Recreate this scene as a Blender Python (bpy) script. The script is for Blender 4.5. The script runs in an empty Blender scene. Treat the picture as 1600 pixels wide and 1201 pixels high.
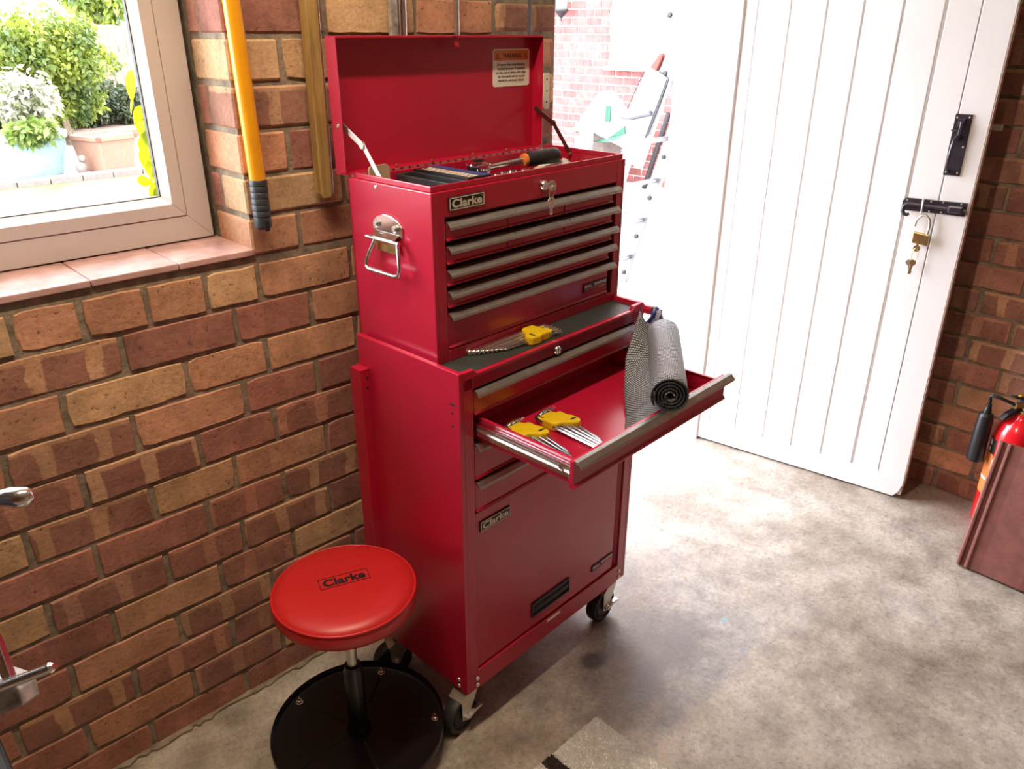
import bpy, bmesh, math, random
from mathutils import Vector, Matrix, noise
PI = math.pi
random.seed(7)
scene = bpy.context.scene
C = scene.collection

# ------------------------------------------------------------------ camera
cam_d = bpy.data.cameras.new('camera')
cam_d.sensor_fit = 'HORIZONTAL'; cam_d.sensor_width = 36.0
cam_d.lens = 1224.83 / 1600 * 36.0
cam_d.clip_start = 0.02; cam_d.clip_end = 200
cam = bpy.data.objects.new('camera', cam_d); C.objects.link(cam)
yaw, pitch, roll = 0.80450127, 0.42397851, 0.0022186
fw = Vector((math.cos(pitch)*math.cos(yaw), math.cos(pitch)*math.sin(yaw), -math.sin(pitch)))
rt = Vector((math.sin(yaw), -math.cos(yaw), 0)); up = rt.cross(fw)
r2 = rt*math.cos(roll) + up*math.sin(roll); u2 = -rt*math.sin(roll) + up*math.cos(roll)
M = Matrix(((r2.x, u2.x, -fw.x, 0), (r2.y, u2.y, -fw.y, -1.36720134), (r2.z, u2.z, -fw.z, 1.36608876), (0, 0, 0, 1)))
cam.matrix_world = M
scene.camera = cam

# ------------------------------------------------------------------ sky, lights, exposure
world = bpy.data.worlds.new('overcast_sky'); scene.world = world
world.use_nodes = True
bg = world.node_tree.nodes['Background']
bg.inputs['Color'].default_value = (0.92, 0.95, 1.06, 1)
bg.inputs['Strength'].default_value = 16.0

def area_light(name, loc, size, size_y, power, color, rot=(0, 0, 0), portal=False):
    l = bpy.data.lights.new(name, 'AREA'); l.shape = 'RECTANGLE'
    l.size = size; l.size_y = size_y; l.energy = power; l.color = color
    if portal: l.cycles.is_portal = True
    o = bpy.data.objects.new(name, l); C.objects.link(o)
    o.location = loc; o.rotation_euler = rot
    return o
area_light('ceiling_tube_light', (0.30, -0.55, 2.28), 1.1, 0.05, 26.0, (1.0, 0.81, 0.58))
area_light('door_portal', (1.86, 0.22, 1.02), 0.8, 2.04, 1.0, (1, 1, 1), (-PI/2, 0, 0), True)
area_light('window_portal', (0.0, 0.23, 1.5), 1.3, 1.1, 1.0, (1, 1, 1), (-PI/2, 0, 0), True)

vs = scene.view_settings
vs.view_transform = 'Standard'; vs.look = 'None'; vs.gamma = 1.0; vs.exposure = 0.15
vs.use_curve_mapping = False
scene.cycles.use_denoising = True
scene.cycles.max_bounces = 10; scene.cycles.diffuse_bounces = 6
scene.cycles.sample_clamp_indirect = 8.0

# ------------------------------------------------------------------ materials
def new_mat(name):
    m = bpy.data.materials.new(name); m.use_nodes = True
    nt = m.node_tree
    return m, nt, nt.nodes['Principled BSDF']
def lnk(nt, a, b): nt.links.new(a, b)
def tc(nt, kind='Object'):
    return nt.nodes.new('ShaderNodeTexCoord').outputs[kind]
def tex_noise(nt, vec, scale, detail=4, rough=0.55):
    n = nt.nodes.new('ShaderNodeTexNoise'); n.inputs['Scale'].default_value = scale
    n.inputs['Detail'].default_value = detail; n.inputs['Roughness'].default_value = rough
    if vec is not None: lnk(nt, vec, n.inputs['Vector'])
    return n
def ramp(nt, fac, stops):
    r = nt.nodes.new('ShaderNodeValToRGB'); lnk(nt, fac, r.inputs['Fac'])
    els = r.color_ramp.elements
    while len(els) < len(stops): els.new(0.5)
    for e, (p, c) in zip(els, stops):
        e.position = p; e.color = (c, c, c, 1) if isinstance(c, (int, float)) else (*c, 1)
    return r
def mixc(nt, fac, a, b, blend='MIX'):
    m = nt.nodes.new('ShaderNodeMix'); m.data_type = 'RGBA'; m.blend_type = blend
    for sock, v in ((m.inputs['Factor'], fac), (m.inputs['A'], a), (m.inputs['B'], b)):
        if hasattr(v, 'is_output'): lnk(nt, v, sock)
        elif isinstance(v, (int, float)): sock.default_value = v if sock.type == 'VALUE' else (v, v, v, 1)
        else: sock.default_value = (*v, 1)
    return m.outputs['Result']
def math_n(nt, op, a, b=None, c=None):
    m = nt.nodes.new('ShaderNodeMath'); m.operation = op
    for i, v in enumerate((a, b, c)):
        if v is None: continue
        if hasattr(v, 'is_output'): lnk(nt, v, m.inputs[i])
        else: m.inputs[i].default_value = v
    return m.outputs[0]
def bump(nt, bsdf, height, strength=0.3, dist=0.002):
    b = nt.nodes.new('ShaderNodeBump'); b.inputs['Strength'].default_value = strength
    b.inputs['Distance'].default_value = dist
    lnk(nt, height, b.inputs['Height']); lnk(nt, b.outputs[0], bsdf.inputs['Normal'])

def simple(name, col, rough=0.5, metal=0.0, var=0.0, vscale=30, bmp=0.0, bscale=80, coat=0.0, spec=0.5, rvar=0.0):
    m, nt, b = new_mat(name)
    b.inputs['Base Color'].default_value = (*col, 1); b.inputs['Roughness'].default_value = rough
    b.inputs['Metallic'].default_value = metal; b.inputs['Coat Weight'].default_value = coat
    b.inputs['Specular IOR Level'].default_value = spec
    if var:
        n = tex_noise(nt, tc(nt), vscale)
        lo = tuple(c*(1-var) for c in col); hi = tuple(min(1, c*(1+var)) for c in col)
        r = ramp(nt, n.outputs['Fac'], [(0.3, lo), (0.7, hi)])
        lnk(nt, r.outputs['Color'], b.inputs['Base Color'])
        if rvar:
            rr = ramp(nt, n.outputs['Fac'], [(0.3, max(0, rough-rvar)), (0.7, rough+rvar)])
            lnk(nt, rr.outputs['Color'], b.inputs['Roughness'])
    if bmp:
        n2 = tex_noise(nt, tc(nt), bscale, 5)
        bump(nt, b, n2.outputs['Fac'], bmp)
    return m

MT = {}
MT['red'] = simple('red_enamel', (0.45, 0.009, 0.037), 0.26, var=0.05, vscale=6, bmp=0.02, bscale=60, spec=0.75)
MT['trim'] = simple('aluminium_trim', (0.43, 0.415, 0.385), 0.34, metal=0.85, var=0.12, vscale=60)
MT['chrome'] = simple('chrome', (0.88, 0.88, 0.89), 0.15, metal=1.0)
MT['steel'] = simple('brushed_steel', (0.72, 0.70, 0.66), 0.32, metal=1.0, var=0.1, vscale=40)
MT['bright_steel'] = simple('bright_steel', (0.66, 0.66, 0.66), 0.26, metal=1.0)
MT['zinc'] = simple('zinc_plate', (0.68, 0.66, 0.58), 0.32, metal=0.9, var=0.12, vscale=25)
MT['black_plastic'] = simple('black_plastic', (0.012, 0.012, 0.013), 0.4)
MT['black_rubber'] = simple('black_rubber', (0.018, 0.018, 0.02), 0.55, var=0.2)
MT['black_paint'] = simple('black_enamel', (0.006, 0.006, 0.007), 0.28, var=0.2, vscale=8)
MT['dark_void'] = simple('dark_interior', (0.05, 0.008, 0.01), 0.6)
MT['cream'] = simple('cream_print', (0.72, 0.66, 0.52), 0.5)
MT['white_print'] = simple('white_print', (0.8, 0.8, 0.8), 0.5)
MT['red_print'] = simple('red_print', (0.7, 0.10, 0.12), 0.5)
MT['blue_print'] = simple('blue_print', (0.03, 0.05, 0.22), 0.5)
MT['orange_print'] = simple('orange_print', (0.70, 0.20, 0.04), 0.5)
MT['label_paper'] = simple('label_paper', (0.80, 0.74, 0.62), 0.5)
MT['black_ink'] = simple('black_ink', (0.01, 0.01, 0.01), 0.5)
MT['vinyl'] = simple('red_vinyl', (0.52, 0.016, 0.018), 0.38, var=0.06, vscale=5, bmp=0.03, bscale=15)
MT['iron'] = simple('black_iron', (0.035, 0.028, 0.038), 0.26, var=0.2, vscale=60)
MT['shaded_zinc'] = simple('shaded_zinc', (0.20, 0.13, 0.11), 0.3, metal=0.9)  # right lid stay: shade and red reflection put into the metal colour
MT['outdoor_iron'] = simple('dark_outdoor_metal', (0.010, 0.010, 0.011), 0.45)
MT['outdoor_orange'] = simple('orange_plastic', (0.16, 0.02, 0.008), 0.5)
MT['mat'] = simple('ribbed_rubber_mat', (0.03, 0.035, 0.03), 0.5, var=0.2, vscale=90, bmp=0.25, bscale=300)
MT['yellow'] = simple('yellow_plastic', (0.72, 0.50, 0.01), 0.35, var=0.06)
MT['brass'] = simple('brass', (0.50, 0.35, 0.14), 0.3, metal=0.9, var=0.2, vscale=40)
MT['white_paint'] = simple('white_gloss_paint', (0.80, 0.79, 0.78), 0.35, var=0.03, vscale=7, bmp=0.05, bscale=50)
MT['door_edge'] = simple('bare_door_edge', (0.56, 0.42, 0.36), 0.6, var=0.2, vscale=18)
MT['pvc'] = simple('white_pvc', (0.52, 0.465, 0.455), 0.32, var=0.05, vscale=4)
MT['pvc_bead'] = simple('white_pvc_bead', (0.82, 0.82, 0.83), 0.3)
MT['gasket'] = simple('window_gasket', (0.02, 0.02, 0.02), 0.6)
MT['orange_tube'] = simple('orange_yellow_enamel', (0.80, 0.34, 0.01), 0.28, var=0.06, vscale=20)
MT['grip'] = simple('grey_rubber_grip', (0.024, 0.027, 0.031), 0.5)
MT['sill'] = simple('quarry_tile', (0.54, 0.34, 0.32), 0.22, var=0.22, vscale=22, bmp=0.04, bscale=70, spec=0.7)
MT['rooftile'] = simple('brown_concrete_tile', (0.19, 0.068, 0.053), 0.5, var=0.18, vscale=30, bmp=0.25, bscale=130)
MT['extinguisher'] = simple('red_gloss', (0.70, 0.012, 0.02), 0.2, coat=0.4)
MT['cast'] = simple('mottled_cast_metal', (0.42, 0.39, 0.37), 0.45, metal=0.4, var=0.55, vscale=45)
MT['terracotta'] = simple('terracotta', (0.30, 0.15, 0.10), 0.8, var=0.1)
MT['blue_glaze'] = simple('pale_blue_glaze', (0.20, 0.31, 0.31), 0.25, var=0.08)
MT['stone'] = simple('pale_stone', (0.16, 0.13, 0.115), 0.8, var=0.15)
MT['bark'] = simple('bark', (0.13, 0.09, 0.055), 0.9, var=0.3, vscale=15, bmp=0.4)
MT['soil'] = simple('soil', (0.16, 0.10, 0.07), 0.9, var=0.3, vscale=8)
MT['alu'] = simple('aluminium', (0.19, 0.19, 0.195), 0.35, metal=0.8)
MT['tarp'] = simple('white_plastic_sheet', (0.80, 0.82, 0.80), 0.45)
MT['tarp_green'] = simple('green_plastic', (0.004, 0.062, 0.032), 0.45)
MT['grey_pipe'] = simple('grey_pipe', (0.10, 0.10, 0.12), 0.4)
MT['card'] = simple('beige_card', (0.42, 0.34, 0.22), 0.6)
MT['glove'] = simple('pale_cloth', (0.62, 0.60, 0.52), 0.8, var=0.1)
MT['house_mortar'] = simple('pale_mortar', (0.50, 0.45, 0.40), 0.9, var=0.1)
MT['paving'] = simple('pale_paving', (0.36, 0.33, 0.30), 0.85, var=0.12, vscale=3)
MT['ceiling'] = simple('ceiling_board', (0.55, 0.48, 0.40), 0.8, var=0.05)

def wood_mat():
    m, nt, b = new_mat('worn_timber')
    mp = nt.nodes.new('ShaderNodeMapping'); mp.inputs['Scale'].default_value = (60, 60, 5)
    lnk(nt, tc(nt), mp.inputs['Vector'])
    n = tex_noise(nt, mp.outputs[0], 1.0, 6, 0.6)
    r = ramp(nt, n.outputs['Fac'], [(0.25, (0.16, 0.09, 0.025)), (0.5, (0.40, 0.25, 0.08)), (0.75, (0.52, 0.36, 0.13))])
    lnk(nt, r.outputs['Color'], b.inputs['Base Color']); b.inputs['Roughness'].default_value = 0.55
    bump(nt, b, n.outputs['Fac'], 0.25, 0.001)
    return m
MT['wood'] = wood_mat()
MT['fence'] = simple('weathered_fence', (0.17, 0.125, 0.09), 0.85, var=0.2, vscale=6)

def brick_mat(name, dark, speck=(0.06, 0.045, 0.03), bright=1.0):
    """per-brick colour from the object's own colour; alpha says how much burnt-red banding the brick carries"""
    m, nt, b = new_mat(name)
    oi = nt.nodes.new('ShaderNodeObjectInfo')
    oc = tc(nt)
    rnd = oi.outputs['Random']
    off = nt.nodes.new('ShaderNodeVectorMath'); off.operation = 'ADD'
    comb = nt.nodes.new('ShaderNodeCombineXYZ')
    r10 = math_n(nt, 'MULTIPLY', rnd, 37.0)
    lnk(nt, r10, comb.inputs[0]); lnk(nt, r10, comb.inputs[1]); lnk(nt, r10, comb.inputs[2])
    lnk(nt, oc, off.inputs[0]); lnk(nt, comb.outputs[0], off.inputs[1])
    big = tex_noise(nt, off.outputs[0], 14, 4, 0.6)
    fine = tex_noise(nt, off.outputs[0], 120, 4, 0.65)
    # mottled base
    v = ramp(nt, big.outputs['Fac'], [(0.3, 0.72), (0.7, 1.18)])
    base = mixc(nt, 1.0, oi.outputs['Color'], v.outputs['Color'], 'MULTIPLY')
    # burnt bands: rounded rectangles along the brick
    sep = nt.nodes.new('ShaderNodeSeparateXYZ'); lnk(nt, oc, sep.inputs[0])
    wob = math_n(nt, 'MULTIPLY_ADD', big.outputs['Fac'], 0.03, -0.015)
    px = math_n(nt, 'ADD', math_n(nt, 'MULTIPLY_ADD', rnd, 0.19, sep.outputs[0]), wob)
    ph = math_n(nt, 'PINGPONG', px, 0.047)
    m1 = nt.nodes.new('ShaderNodeMapRange'); m1.interpolation_type = 'SMOOTHSTEP'
    lnk(nt, ph, m1.inputs['Value']); m1.inputs['From Min'].default_value = 0.011; m1.inputs['From Max'].default_value = 0.0145
    az = math_n(nt, 'ADD', math_n(nt, 'ABSOLUTE', math_n(nt, 'ADD', sep.outputs[2], 0.004)), math_n(nt, 'MULTIPLY', wob, 0.35))
    m2 = nt.nodes.new('ShaderNodeMapRange'); m2.interpolation_type = 'SMOOTHSTEP'
    lnk(nt, az, m2.inputs['Value']); m2.inputs['From Min'].default_value = 0.031; m2.inputs['From Max'].default_value = 0.026
    mask = math_n(nt, 'MULTIPLY', math_n(nt, 'MULTIPLY', m1.outputs[0], m2.outputs[0]), oi.outputs['Alpha'])
    dk = mixc(nt, 1.0, dark, v.outputs['Color'], 'MULTIPLY')
    col = mixc(nt, mask, base, dk)
    # pits and specks
    sp = ramp(nt, fine.outputs['Fac'], [(0.30, 1.0), (0.37, 0.0)])
    col = mixc(nt, math_n(nt, 'MULTIPLY', sp.outputs['Color'], 0.75), col, speck)
    soft = ramp(nt, fine.outputs['Fac'], [(0.35, 0.86), (0.7, 1.1)])
    col = mixc(nt, 1.0, col, soft.outputs['Color'], 'MULTIPLY')
    lnk(nt, col, b.inputs['Base Color']); b.inputs['Roughness'].default_value = 0.82
    b.inputs['Specular IOR Level'].default_value = 0.3
    bump(nt, b, fine.outputs['Fac'], 0.55, 0.003)
    return m
MT['brick'] = brick_mat('fletton_brick', (0.30, 0.135, 0.104))
MT['house_brick'] = brick_mat('house_brick', (0.40, 0.14, 0.11), (0.3, 0.13, 0.1))
MT['mortar'] = simple('grey_mortar', (0.25, 0.20, 0.143), 0.95, var=0.4, vscale=38, bmp=0.9, bscale=160)

def bricktex_mat():
    m, nt, b = new_mat('brick_courses')
    geo = nt.nodes.new('ShaderNodeNewGeometry')
    mp = nt.nodes.new('ShaderNodeMapping'); mp.inputs['Rotation'].default_value = (PI/2, 0, 0)
    lnk(nt, geo.outputs['Position'], mp.inputs['Vector'])
    t = nt.nodes.new('ShaderNodeTexBrick'); lnk(nt, mp.outputs[0], t.inputs['Vector'])
    t.inputs['Scale'].default_value = 1.0; t.inputs['Brick Width'].default_value = 0.21; t.inputs['Row Height'].default_value = 0.075
    t.inputs['Mortar Size'].default_value = 0.006
    t.inputs['Color1'].default_value = (0.38, 0.19, 0.09, 1); t.inputs['Color2'].default_value = (0.25, 0.10, 0.06, 1)
    t.inputs['Mortar'].default_value = (0.235, 0.185, 0.125, 1)
    lnk(nt, t.outputs['Color'], b.inputs['Base Color']); b.inputs['Roughness'].default_value = 0.85
    return m
MT['bricktex'] = bricktex_mat()

def concrete_mat():
    m, nt, b = new_mat('stained_concrete')
    oc = tc(nt)
    big = tex_noise(nt, oc, 2.6, 6, 0.6); mid = tex_noise(nt, oc, 11, 5, 0.65); fine = tex_noise(nt, oc, 85, 5, 0.75)
    c1 = ramp(nt, big.outputs['Fac'], [(0.32, (0.23, 0.18, 0.135)), (0.5, (0.36, 0.305, 0.245)), (0.68, (0.46, 0.41, 0.35))])
    c2 = ramp(nt, mid.outputs['Fac'], [(0.30, 0.60), (0.62, 1.14)])
    col = mixc(nt, 1.0, c1.outputs['Color'], c2.outputs['Color'], 'MULTIPLY')
    c3 = ramp(nt, fine.outputs['Fac'], [(0.28, 0.45), (0.45, 0.92), (0.55, 1.0), (0.75, 1.35)])
    col = mixc(nt, 1.0, col, c3.outputs['Color'], 'MULTIPLY')
    # oil stains at their own places
    def stain(col, x, y, rx, ry, tint, amount):
        mp = nt.nodes.new('ShaderNodeMapping'); mp.vector_type = 'TEXTURE'
        mp.inputs['Location'].default_value = (x, y, 0); mp.inputs['Scale'].default_value = (rx, ry, 1)
        lnk(nt, oc, mp.inputs['Vector'])
        ln = nt.nodes.new('ShaderNodeVectorMath'); ln.operation = 'LENGTH'; lnk(nt, mp.outputs[0], ln.inputs[0])
        d = math_n(nt, 'ADD', ln.outputs['Value'], math_n(nt, 'MULTIPLY_ADD', mid.outputs['Fac'], 1.6, -0.8))
        r = ramp(nt, d, [(0.35, 1.0), (1.0, 0.0)])
        return mixc(nt, math_n(nt, 'MULTIPLY', r.outputs['Color'], amount), col, tint)
    col = stain(col, 1.13, -0.47, 0.05, 0.035, (0.045, 0.035, 0.03), 0.85)
    col = stain(col, 1.09, -0.60, 0.16, 0.10, (0.12, 0.085, 0.06), 0.5)
    col = stain(col, 1.30, -0.55, 0.22, 0.12, (0.17, 0.13, 0.11), 0.5)
    col = stain(col, 0.62, -0.14, 0.10, 0.05, (0.16, 0.125, 0.09), 0.6)
    col = stain(col, 1.48, -0.61, 0.016, 0.010, (0.18, 0.40, 0.42), 0.8)
    col = stain(col, 1.42, -0.70, 0.016, 0.008, (0.20, 0.24, 0.36), 0.6)
    lnk(nt, col, b.inputs['Base Color'])
    rr = ramp(nt, mid.outputs['Fac'], [(0.3, 0.42), (0.7, 0.7)]); lnk(nt, rr.outputs['Color'], b.inputs['Roughness'])
    hs = math_n(nt, 'ADD', math_n(nt, 'MULTIPLY', fine.outputs['Fac'], 0.5), mid.outputs['Fac'])
    bump(nt, b, hs, 0.45, 0.004)
    return m
MT['concrete'] = concrete_mat()

def leaf_mat(name, c1, c2, scale=6, trans=0.35):
    m, nt, b = new_mat(name)
    n = tex_noise(nt, tc(nt), scale, 3)
    r = ramp(nt, n.outputs['Fac'], [(0.35, c1), (0.65, c2)])
    lnk(nt, r.outputs['Color'], b.inputs['Base Color']); b.inputs['Roughness'].default_value = 0.5
    t = nt.nodes.new('ShaderNodeBsdfTranslucent'); lnk(nt, r.outputs['Color'], t.inputs['Color'])
    mx = nt.nodes.new('ShaderNodeMixShader'); mx.inputs[0].default_value = trans
    lnk(nt, b.outputs[0], mx.inputs[1]); lnk(nt, t.outputs[0], mx.inputs[2])
    lnk(nt, mx.outputs[0], nt.nodes['Material Output'].inputs['Surface'])
    return m
MT['leaf'] = leaf_mat('tree_leaves', (0.045, 0.085, 0.016), (0.23, 0.27, 0.022), 2.4)
MT['leaf_dark'] = leaf_mat('ivy_leaves', (0.018, 0.034, 0.012), (0.07, 0.085, 0.03), 3)
MT['leaf_pale'] = leaf_mat('variegated_leaves', (0.16, 0.19, 0.07), (0.42, 0.38, 0.32), 9)
MT['leaf_fern'] = leaf_mat('bright_leaves', (0.10, 0.17, 0.02), (0.20, 0.25, 0.06), 6)
MT['leaf_yellow'] = leaf_mat('golden_leaves', (0.22, 0.27, 0.004), (0.38, 0.38, 0.004), 25, 0.5)
MT['grass'] = leaf_mat('lawn_grass', (0.075, 0.085, 0.022), (0.11, 0.11, 0.05), 4, 0.1)

def glass_mat():
    m, nt, b = new_mat('window_glass')
    tr = nt.nodes.new('ShaderNodeBsdfTransparent'); tr.inputs['Color'].default_value = (0.96, 0.98, 0.97, 1)
    gl = nt.nodes.new('ShaderNodeBsdfGlossy'); gl.inputs['Roughness'].default_value = 0.02
    fr = nt.nodes.new('ShaderNodeLayerWeight'); fr.inputs['Blend'].default_value = 0.5
    fac = math_n(nt, 'MULTIPLY_ADD', math_n(nt, 'POWER', fr.outputs['Facing'], 5.0), 0.6, 0.03)
    mx = nt.nodes.new('ShaderNodeMixShader'); lnk(nt, fac, mx.inputs[0])
    lnk(nt, tr.outputs[0], mx.inputs[1]); lnk(nt, gl.outputs[0], mx.inputs[2])
    lnk(nt, mx.outputs[0], nt.nodes['Material Output'].inputs['Surface'])
    return m
MT['glass'] = glass_mat()

def mesh_liner_mat(name, holes):
    """woven grip liner: a diagonal net of cords; UV in metres"""
    m, nt, b = new_mat(name)
    uv = tc(nt, 'UV'); sep = nt.nodes.new('ShaderNodeSeparateXYZ'); lnk(nt, uv, sep.inputs[0])
    p = 0.0062
    u = math_n(nt, 'DIVIDE', math_n(nt, 'ADD', sep.outputs[0], sep.outputs[1]), p)
    v = math_n(nt, 'DIVIDE', math_n(nt, 'SUBTRACT', sep.outputs[0], sep.outputs[1]), p)
    fu = math_n(nt, 'PINGPONG', u, 0.5); fv = math_n(nt, 'PINGPONG', v, 0.5)
    mn = math_n(nt, 'MINIMUM', fu, fv)
    hole = math_n(nt, 'GREATER_THAN', mn, 0.20)
    b.inputs['Base Color'].default_value = (0.022, 0.024, 0.028, 1); b.inputs['Roughness'].default_value = 0.42
    h = math_n(nt, 'SUBTRACT', 0.5, mn)
    bump(nt, b, h, 0.7, 0.002)
    if holes:
        tr = nt.nodes.new('ShaderNodeBsdfTransparent')
        mx = nt.nodes.new('ShaderNodeMixShader'); lnk(nt, hole, mx.inputs[0])
        lnk(nt, b.outputs[0], mx.inputs[1]); lnk(nt, tr.outputs[0], mx.inputs[2])
        lnk(nt, mx.outputs[0], nt.nodes['Material Output'].inputs['Surface'])
    else:
        c = mixc(nt, hole, (0.014, 0.015, 0.018), (0.50, 0.54, 0.60))  # bright glare between the cords painted in as the pale hole colour
        lnk(nt, c, b.inputs['Base Color'])
    return m
MT['liner'] = mesh_liner_mat('mesh_liner', True)
MT['liner_roll'] = mesh_liner_mat('mesh_liner_rolled', False)

def rug_mat():
    m, nt, b = new_mat('rug_pile')
    sep = nt.nodes.new('ShaderNodeSeparateXYZ'); oc = tc(nt); lnk(nt, oc, sep.inputs[0])
    n = tex_noise(nt, oc, 90, 4)
    x = math_n(nt, 'ADD', sep.outputs[0], math_n(nt, 'MULTIPLY_ADD', n.outputs['Fac'], 0.006, -0.003))
    s1 = math_n(nt, 'COMPARE', x, -0.157, 0.016)
    s2 = math_n(nt, 'COMPARE', x, -0.34, 0.05)
    s = math_n(nt, 'MAXIMUM', s1, s2)
    g = ramp(nt, n.outputs['Fac'], [(0.3, (0.70, 0.68, 0.65)), (0.7, (0.92, 0.90, 0.88))])
    d = ramp(nt, n.outputs['Fac'], [(0.3, (0.05, 0.03, 0.035)), (0.7, (0.11, 0.07, 0.075))])
    c = mixc(nt, s, g.outputs['Color'], d.outputs['Color'])
    lnk(nt, c, b.inputs['Base Color']); b.inputs['Roughness'].default_value = 0.95
    return m
MT['rug'] = rug_mat()

# ------------------------------------------------------------------ mesh helpers
class MB:
    def __init__(s, off=(0, 0, 0)): s.v = []; s.f = []; s.uv = None; s.o = Vector(off)
    def add(s, vs, fs):
        n = len(s.v); s.v += [Vector(p) + s.o for p in vs]; s.f += [tuple(i + n for i in f) for f in fs]; return s
    def box(s, x0, x1, y0, y1, z0, z1):
        return s.add([(x0, y0, z0), (x1, y0, z0), (x1, y1, z0), (x0, y1, z0), (x0, y0, z1), (x1, y0, z1), (x1, y1, z1), (x0, y1, z1)],
                     [(0, 3, 2, 1), (4, 5, 6, 7), (0, 1, 5, 4), (1, 2, 6, 5), (2, 3, 7, 6), (3, 0, 4, 7)])
    def prism(s, pts, a, b):
        """pts: list of 3D points of one end, translated by (b-a) for the other"""
        n = len(pts); d = Vector(b) - Vector(a)
        p0 = [Vector(p) for p in pts]; p1 = [p + d for p in p0]
        fs = [tuple(range(n - 1, -1, -1)), tuple(range(n, 2*n))]
        fs += [(i, (i+1) % n, n + (i+1) % n, n + i) for i in range(n)]
        return s.add(p0 + p1, fs)
    def extr_x(s, prof, x0, x1): return s.prism([(x0, y, z) for y, z in prof], (x0, 0, 0), (x1, 0, 0))
    def extr_y(s, prof, y0, y1): return s.prism([(x, y0, z) for x, z in prof], (0, y0, 0), (0, y1, 0))
    def extr_z(s, prof, z0, z1): return s.prism([(x, y, z0) for x, y in prof], (0, 0, z0), (0, 0, z1))
    def lathe(s, prof, center=(0, 0, 0), axis=(0, 0, 1), seg=24):
        ax = Vector(axis).normalized(); t = Vector((1, 0, 0)) if abs(ax.x) < 0.9 else Vector((0, 1, 0))
        u = ax.cross(t).normalized(); w = ax.cross(u); c = Vector(center)
        vs = []; fs = []; n = len(prof)
        for r, h in prof:
            for k in range(seg):
                a = 2*PI*k/seg; vs.append(c + ax*h + (u*math.cos(a) + w*math.sin(a))*max(r, 1e-5))
        for i in range(n - 1):
            for k in range(seg):
                k2 = (k+1) % seg; fs.append((i*seg+k, i*seg+k2, (i+1)*seg+k2, (i+1)*seg+k))
        fs.append(tuple(range(seg - 1, -1, -1))); fs.append(tuple((n-1)*seg + k for k in range(seg)))
        return s.add(vs, fs)
    def cyl(s, a, b, r, seg=16, r2=None):
        a = Vector(a); b = Vector(b)
        return s.lathe([(r, 0), (r if r2 is None else r2, (b-a).length)], a, b - a, seg)
    def tube(s, path, r, seg=10, closed=False):
        P = [Vector(p) for p in path]; n = len(P); vs = []; fs = []
        prev = None
        for i in range(n):
            if closed: d = P[(i+1) % n] - P[i-1]
            else: d = P[min(i+1, n-1)] - P[max(i-1, 0)]
            d.normalize()
            if prev is None:
                t = Vector((0, 0, 1)) if abs(d.z) < 0.9 else Vector((1, 0, 0)); u = d.cross(t).normalized()
            else: u = (prev - d*prev.dot(d)).normalized()
            prev = u; w = d.cross(u); rr = r[i] if isinstance(r, (list, tuple)) else r
            for k in range(seg):
                a = 2*PI*k/seg; vs.append(P[i] + (u*math.cos(a) + w*math.sin(a))*rr)
        m = n if closed else n - 1
        for i in range(m):
            j = (i+1) % n
            for k in range(seg):
                k2 = (k+1) % seg; fs.append((i*seg+k, i*seg+k2, j*seg+k2, j*seg+k))
        if not closed: fs.append(tuple(range(seg-1, -1, -1))); fs.append(tuple((n-1)*seg+k for k in range(seg)))
        return s.add(vs, fs)
    def ball(s, c, r, seg=12, rings=8, sc=(1, 1, 1)):
        prof = [(r*math.sin(PI*i/rings), -r*math.cos(PI*i/rings)) for i in range(rings+1)]
        n0 = len(s.v); s.lathe(prof, c, (0, 0, 1), seg)
        cc = Vector(c) + s.o
        for i in range(n0, len(s.v)):
            d = s.v[i] - cc; s.v[i] = cc + Vector((d.x*sc[0], d.y*sc[1], d.z*sc[2]))
        return s
    def mesh(s, name):
        me = bpy.data.meshes.new(name); me.from_pydata([tuple(p) for p in s.v], [], s.f)
        me.validate(); bm = bmesh.new(); bm.from_mesh(me)
        bmesh.ops.recalc_face_normals(bm, faces=bm.faces); bm.to_mesh(me); bm.free()
        if s.uv:
            l = me.uv_layers.new(name='UVMap')
            for lp in me.loops: l.data[lp.index].uv = s.uv[lp.vertex_index]
        return me

def put(name, mb, mat, parent=None, bevel=0.0, smooth=False, loc=None, seg=2):
    me = mb.mesh(name) if isinstance(mb, MB) else mb
    if not me.materials: me.materials.append(MT[mat] if isinstance(mat, str) else mat)
    o = bpy.data.objects.new(name, me); C.objects.link(o)
    if parent is not None: o.parent = parent
    if loc is not None: o.location = loc
    if bevel:
        b = o.modifiers.new('bevel', 'BEVEL'); b.width = bevel; b.segments = seg; b.limit_method = 'ANGLE'; b.angle_limit = 0.6
    if smooth:
        for p in me.polygons: p.use_smooth = True
        if smooth != 'all':
            e = o.modifiers.new('split', 'EDGE_SPLIT'); e.split_angle = 0.7
    return o
def tag(o, label, cat, group=None):
    o['label'] = label; o['category'] = cat
    if group: o['group'] = group
    return o
def thing(name, label, cat, loc=(0, 0, 0), rotz=0.0, group=None):
    o = bpy.data.objects.new(name, None); o.empty_display_size = 0.05; C.objects.link(o)
    o.location = loc; o.rotation_euler = (0, 0, rotz)
    return tag(o, label, cat, group)
def struct(name, mb, mat, **k):
    o = put(name, mb, mat, **k); o['kind'] = 'structure'; return o
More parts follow.
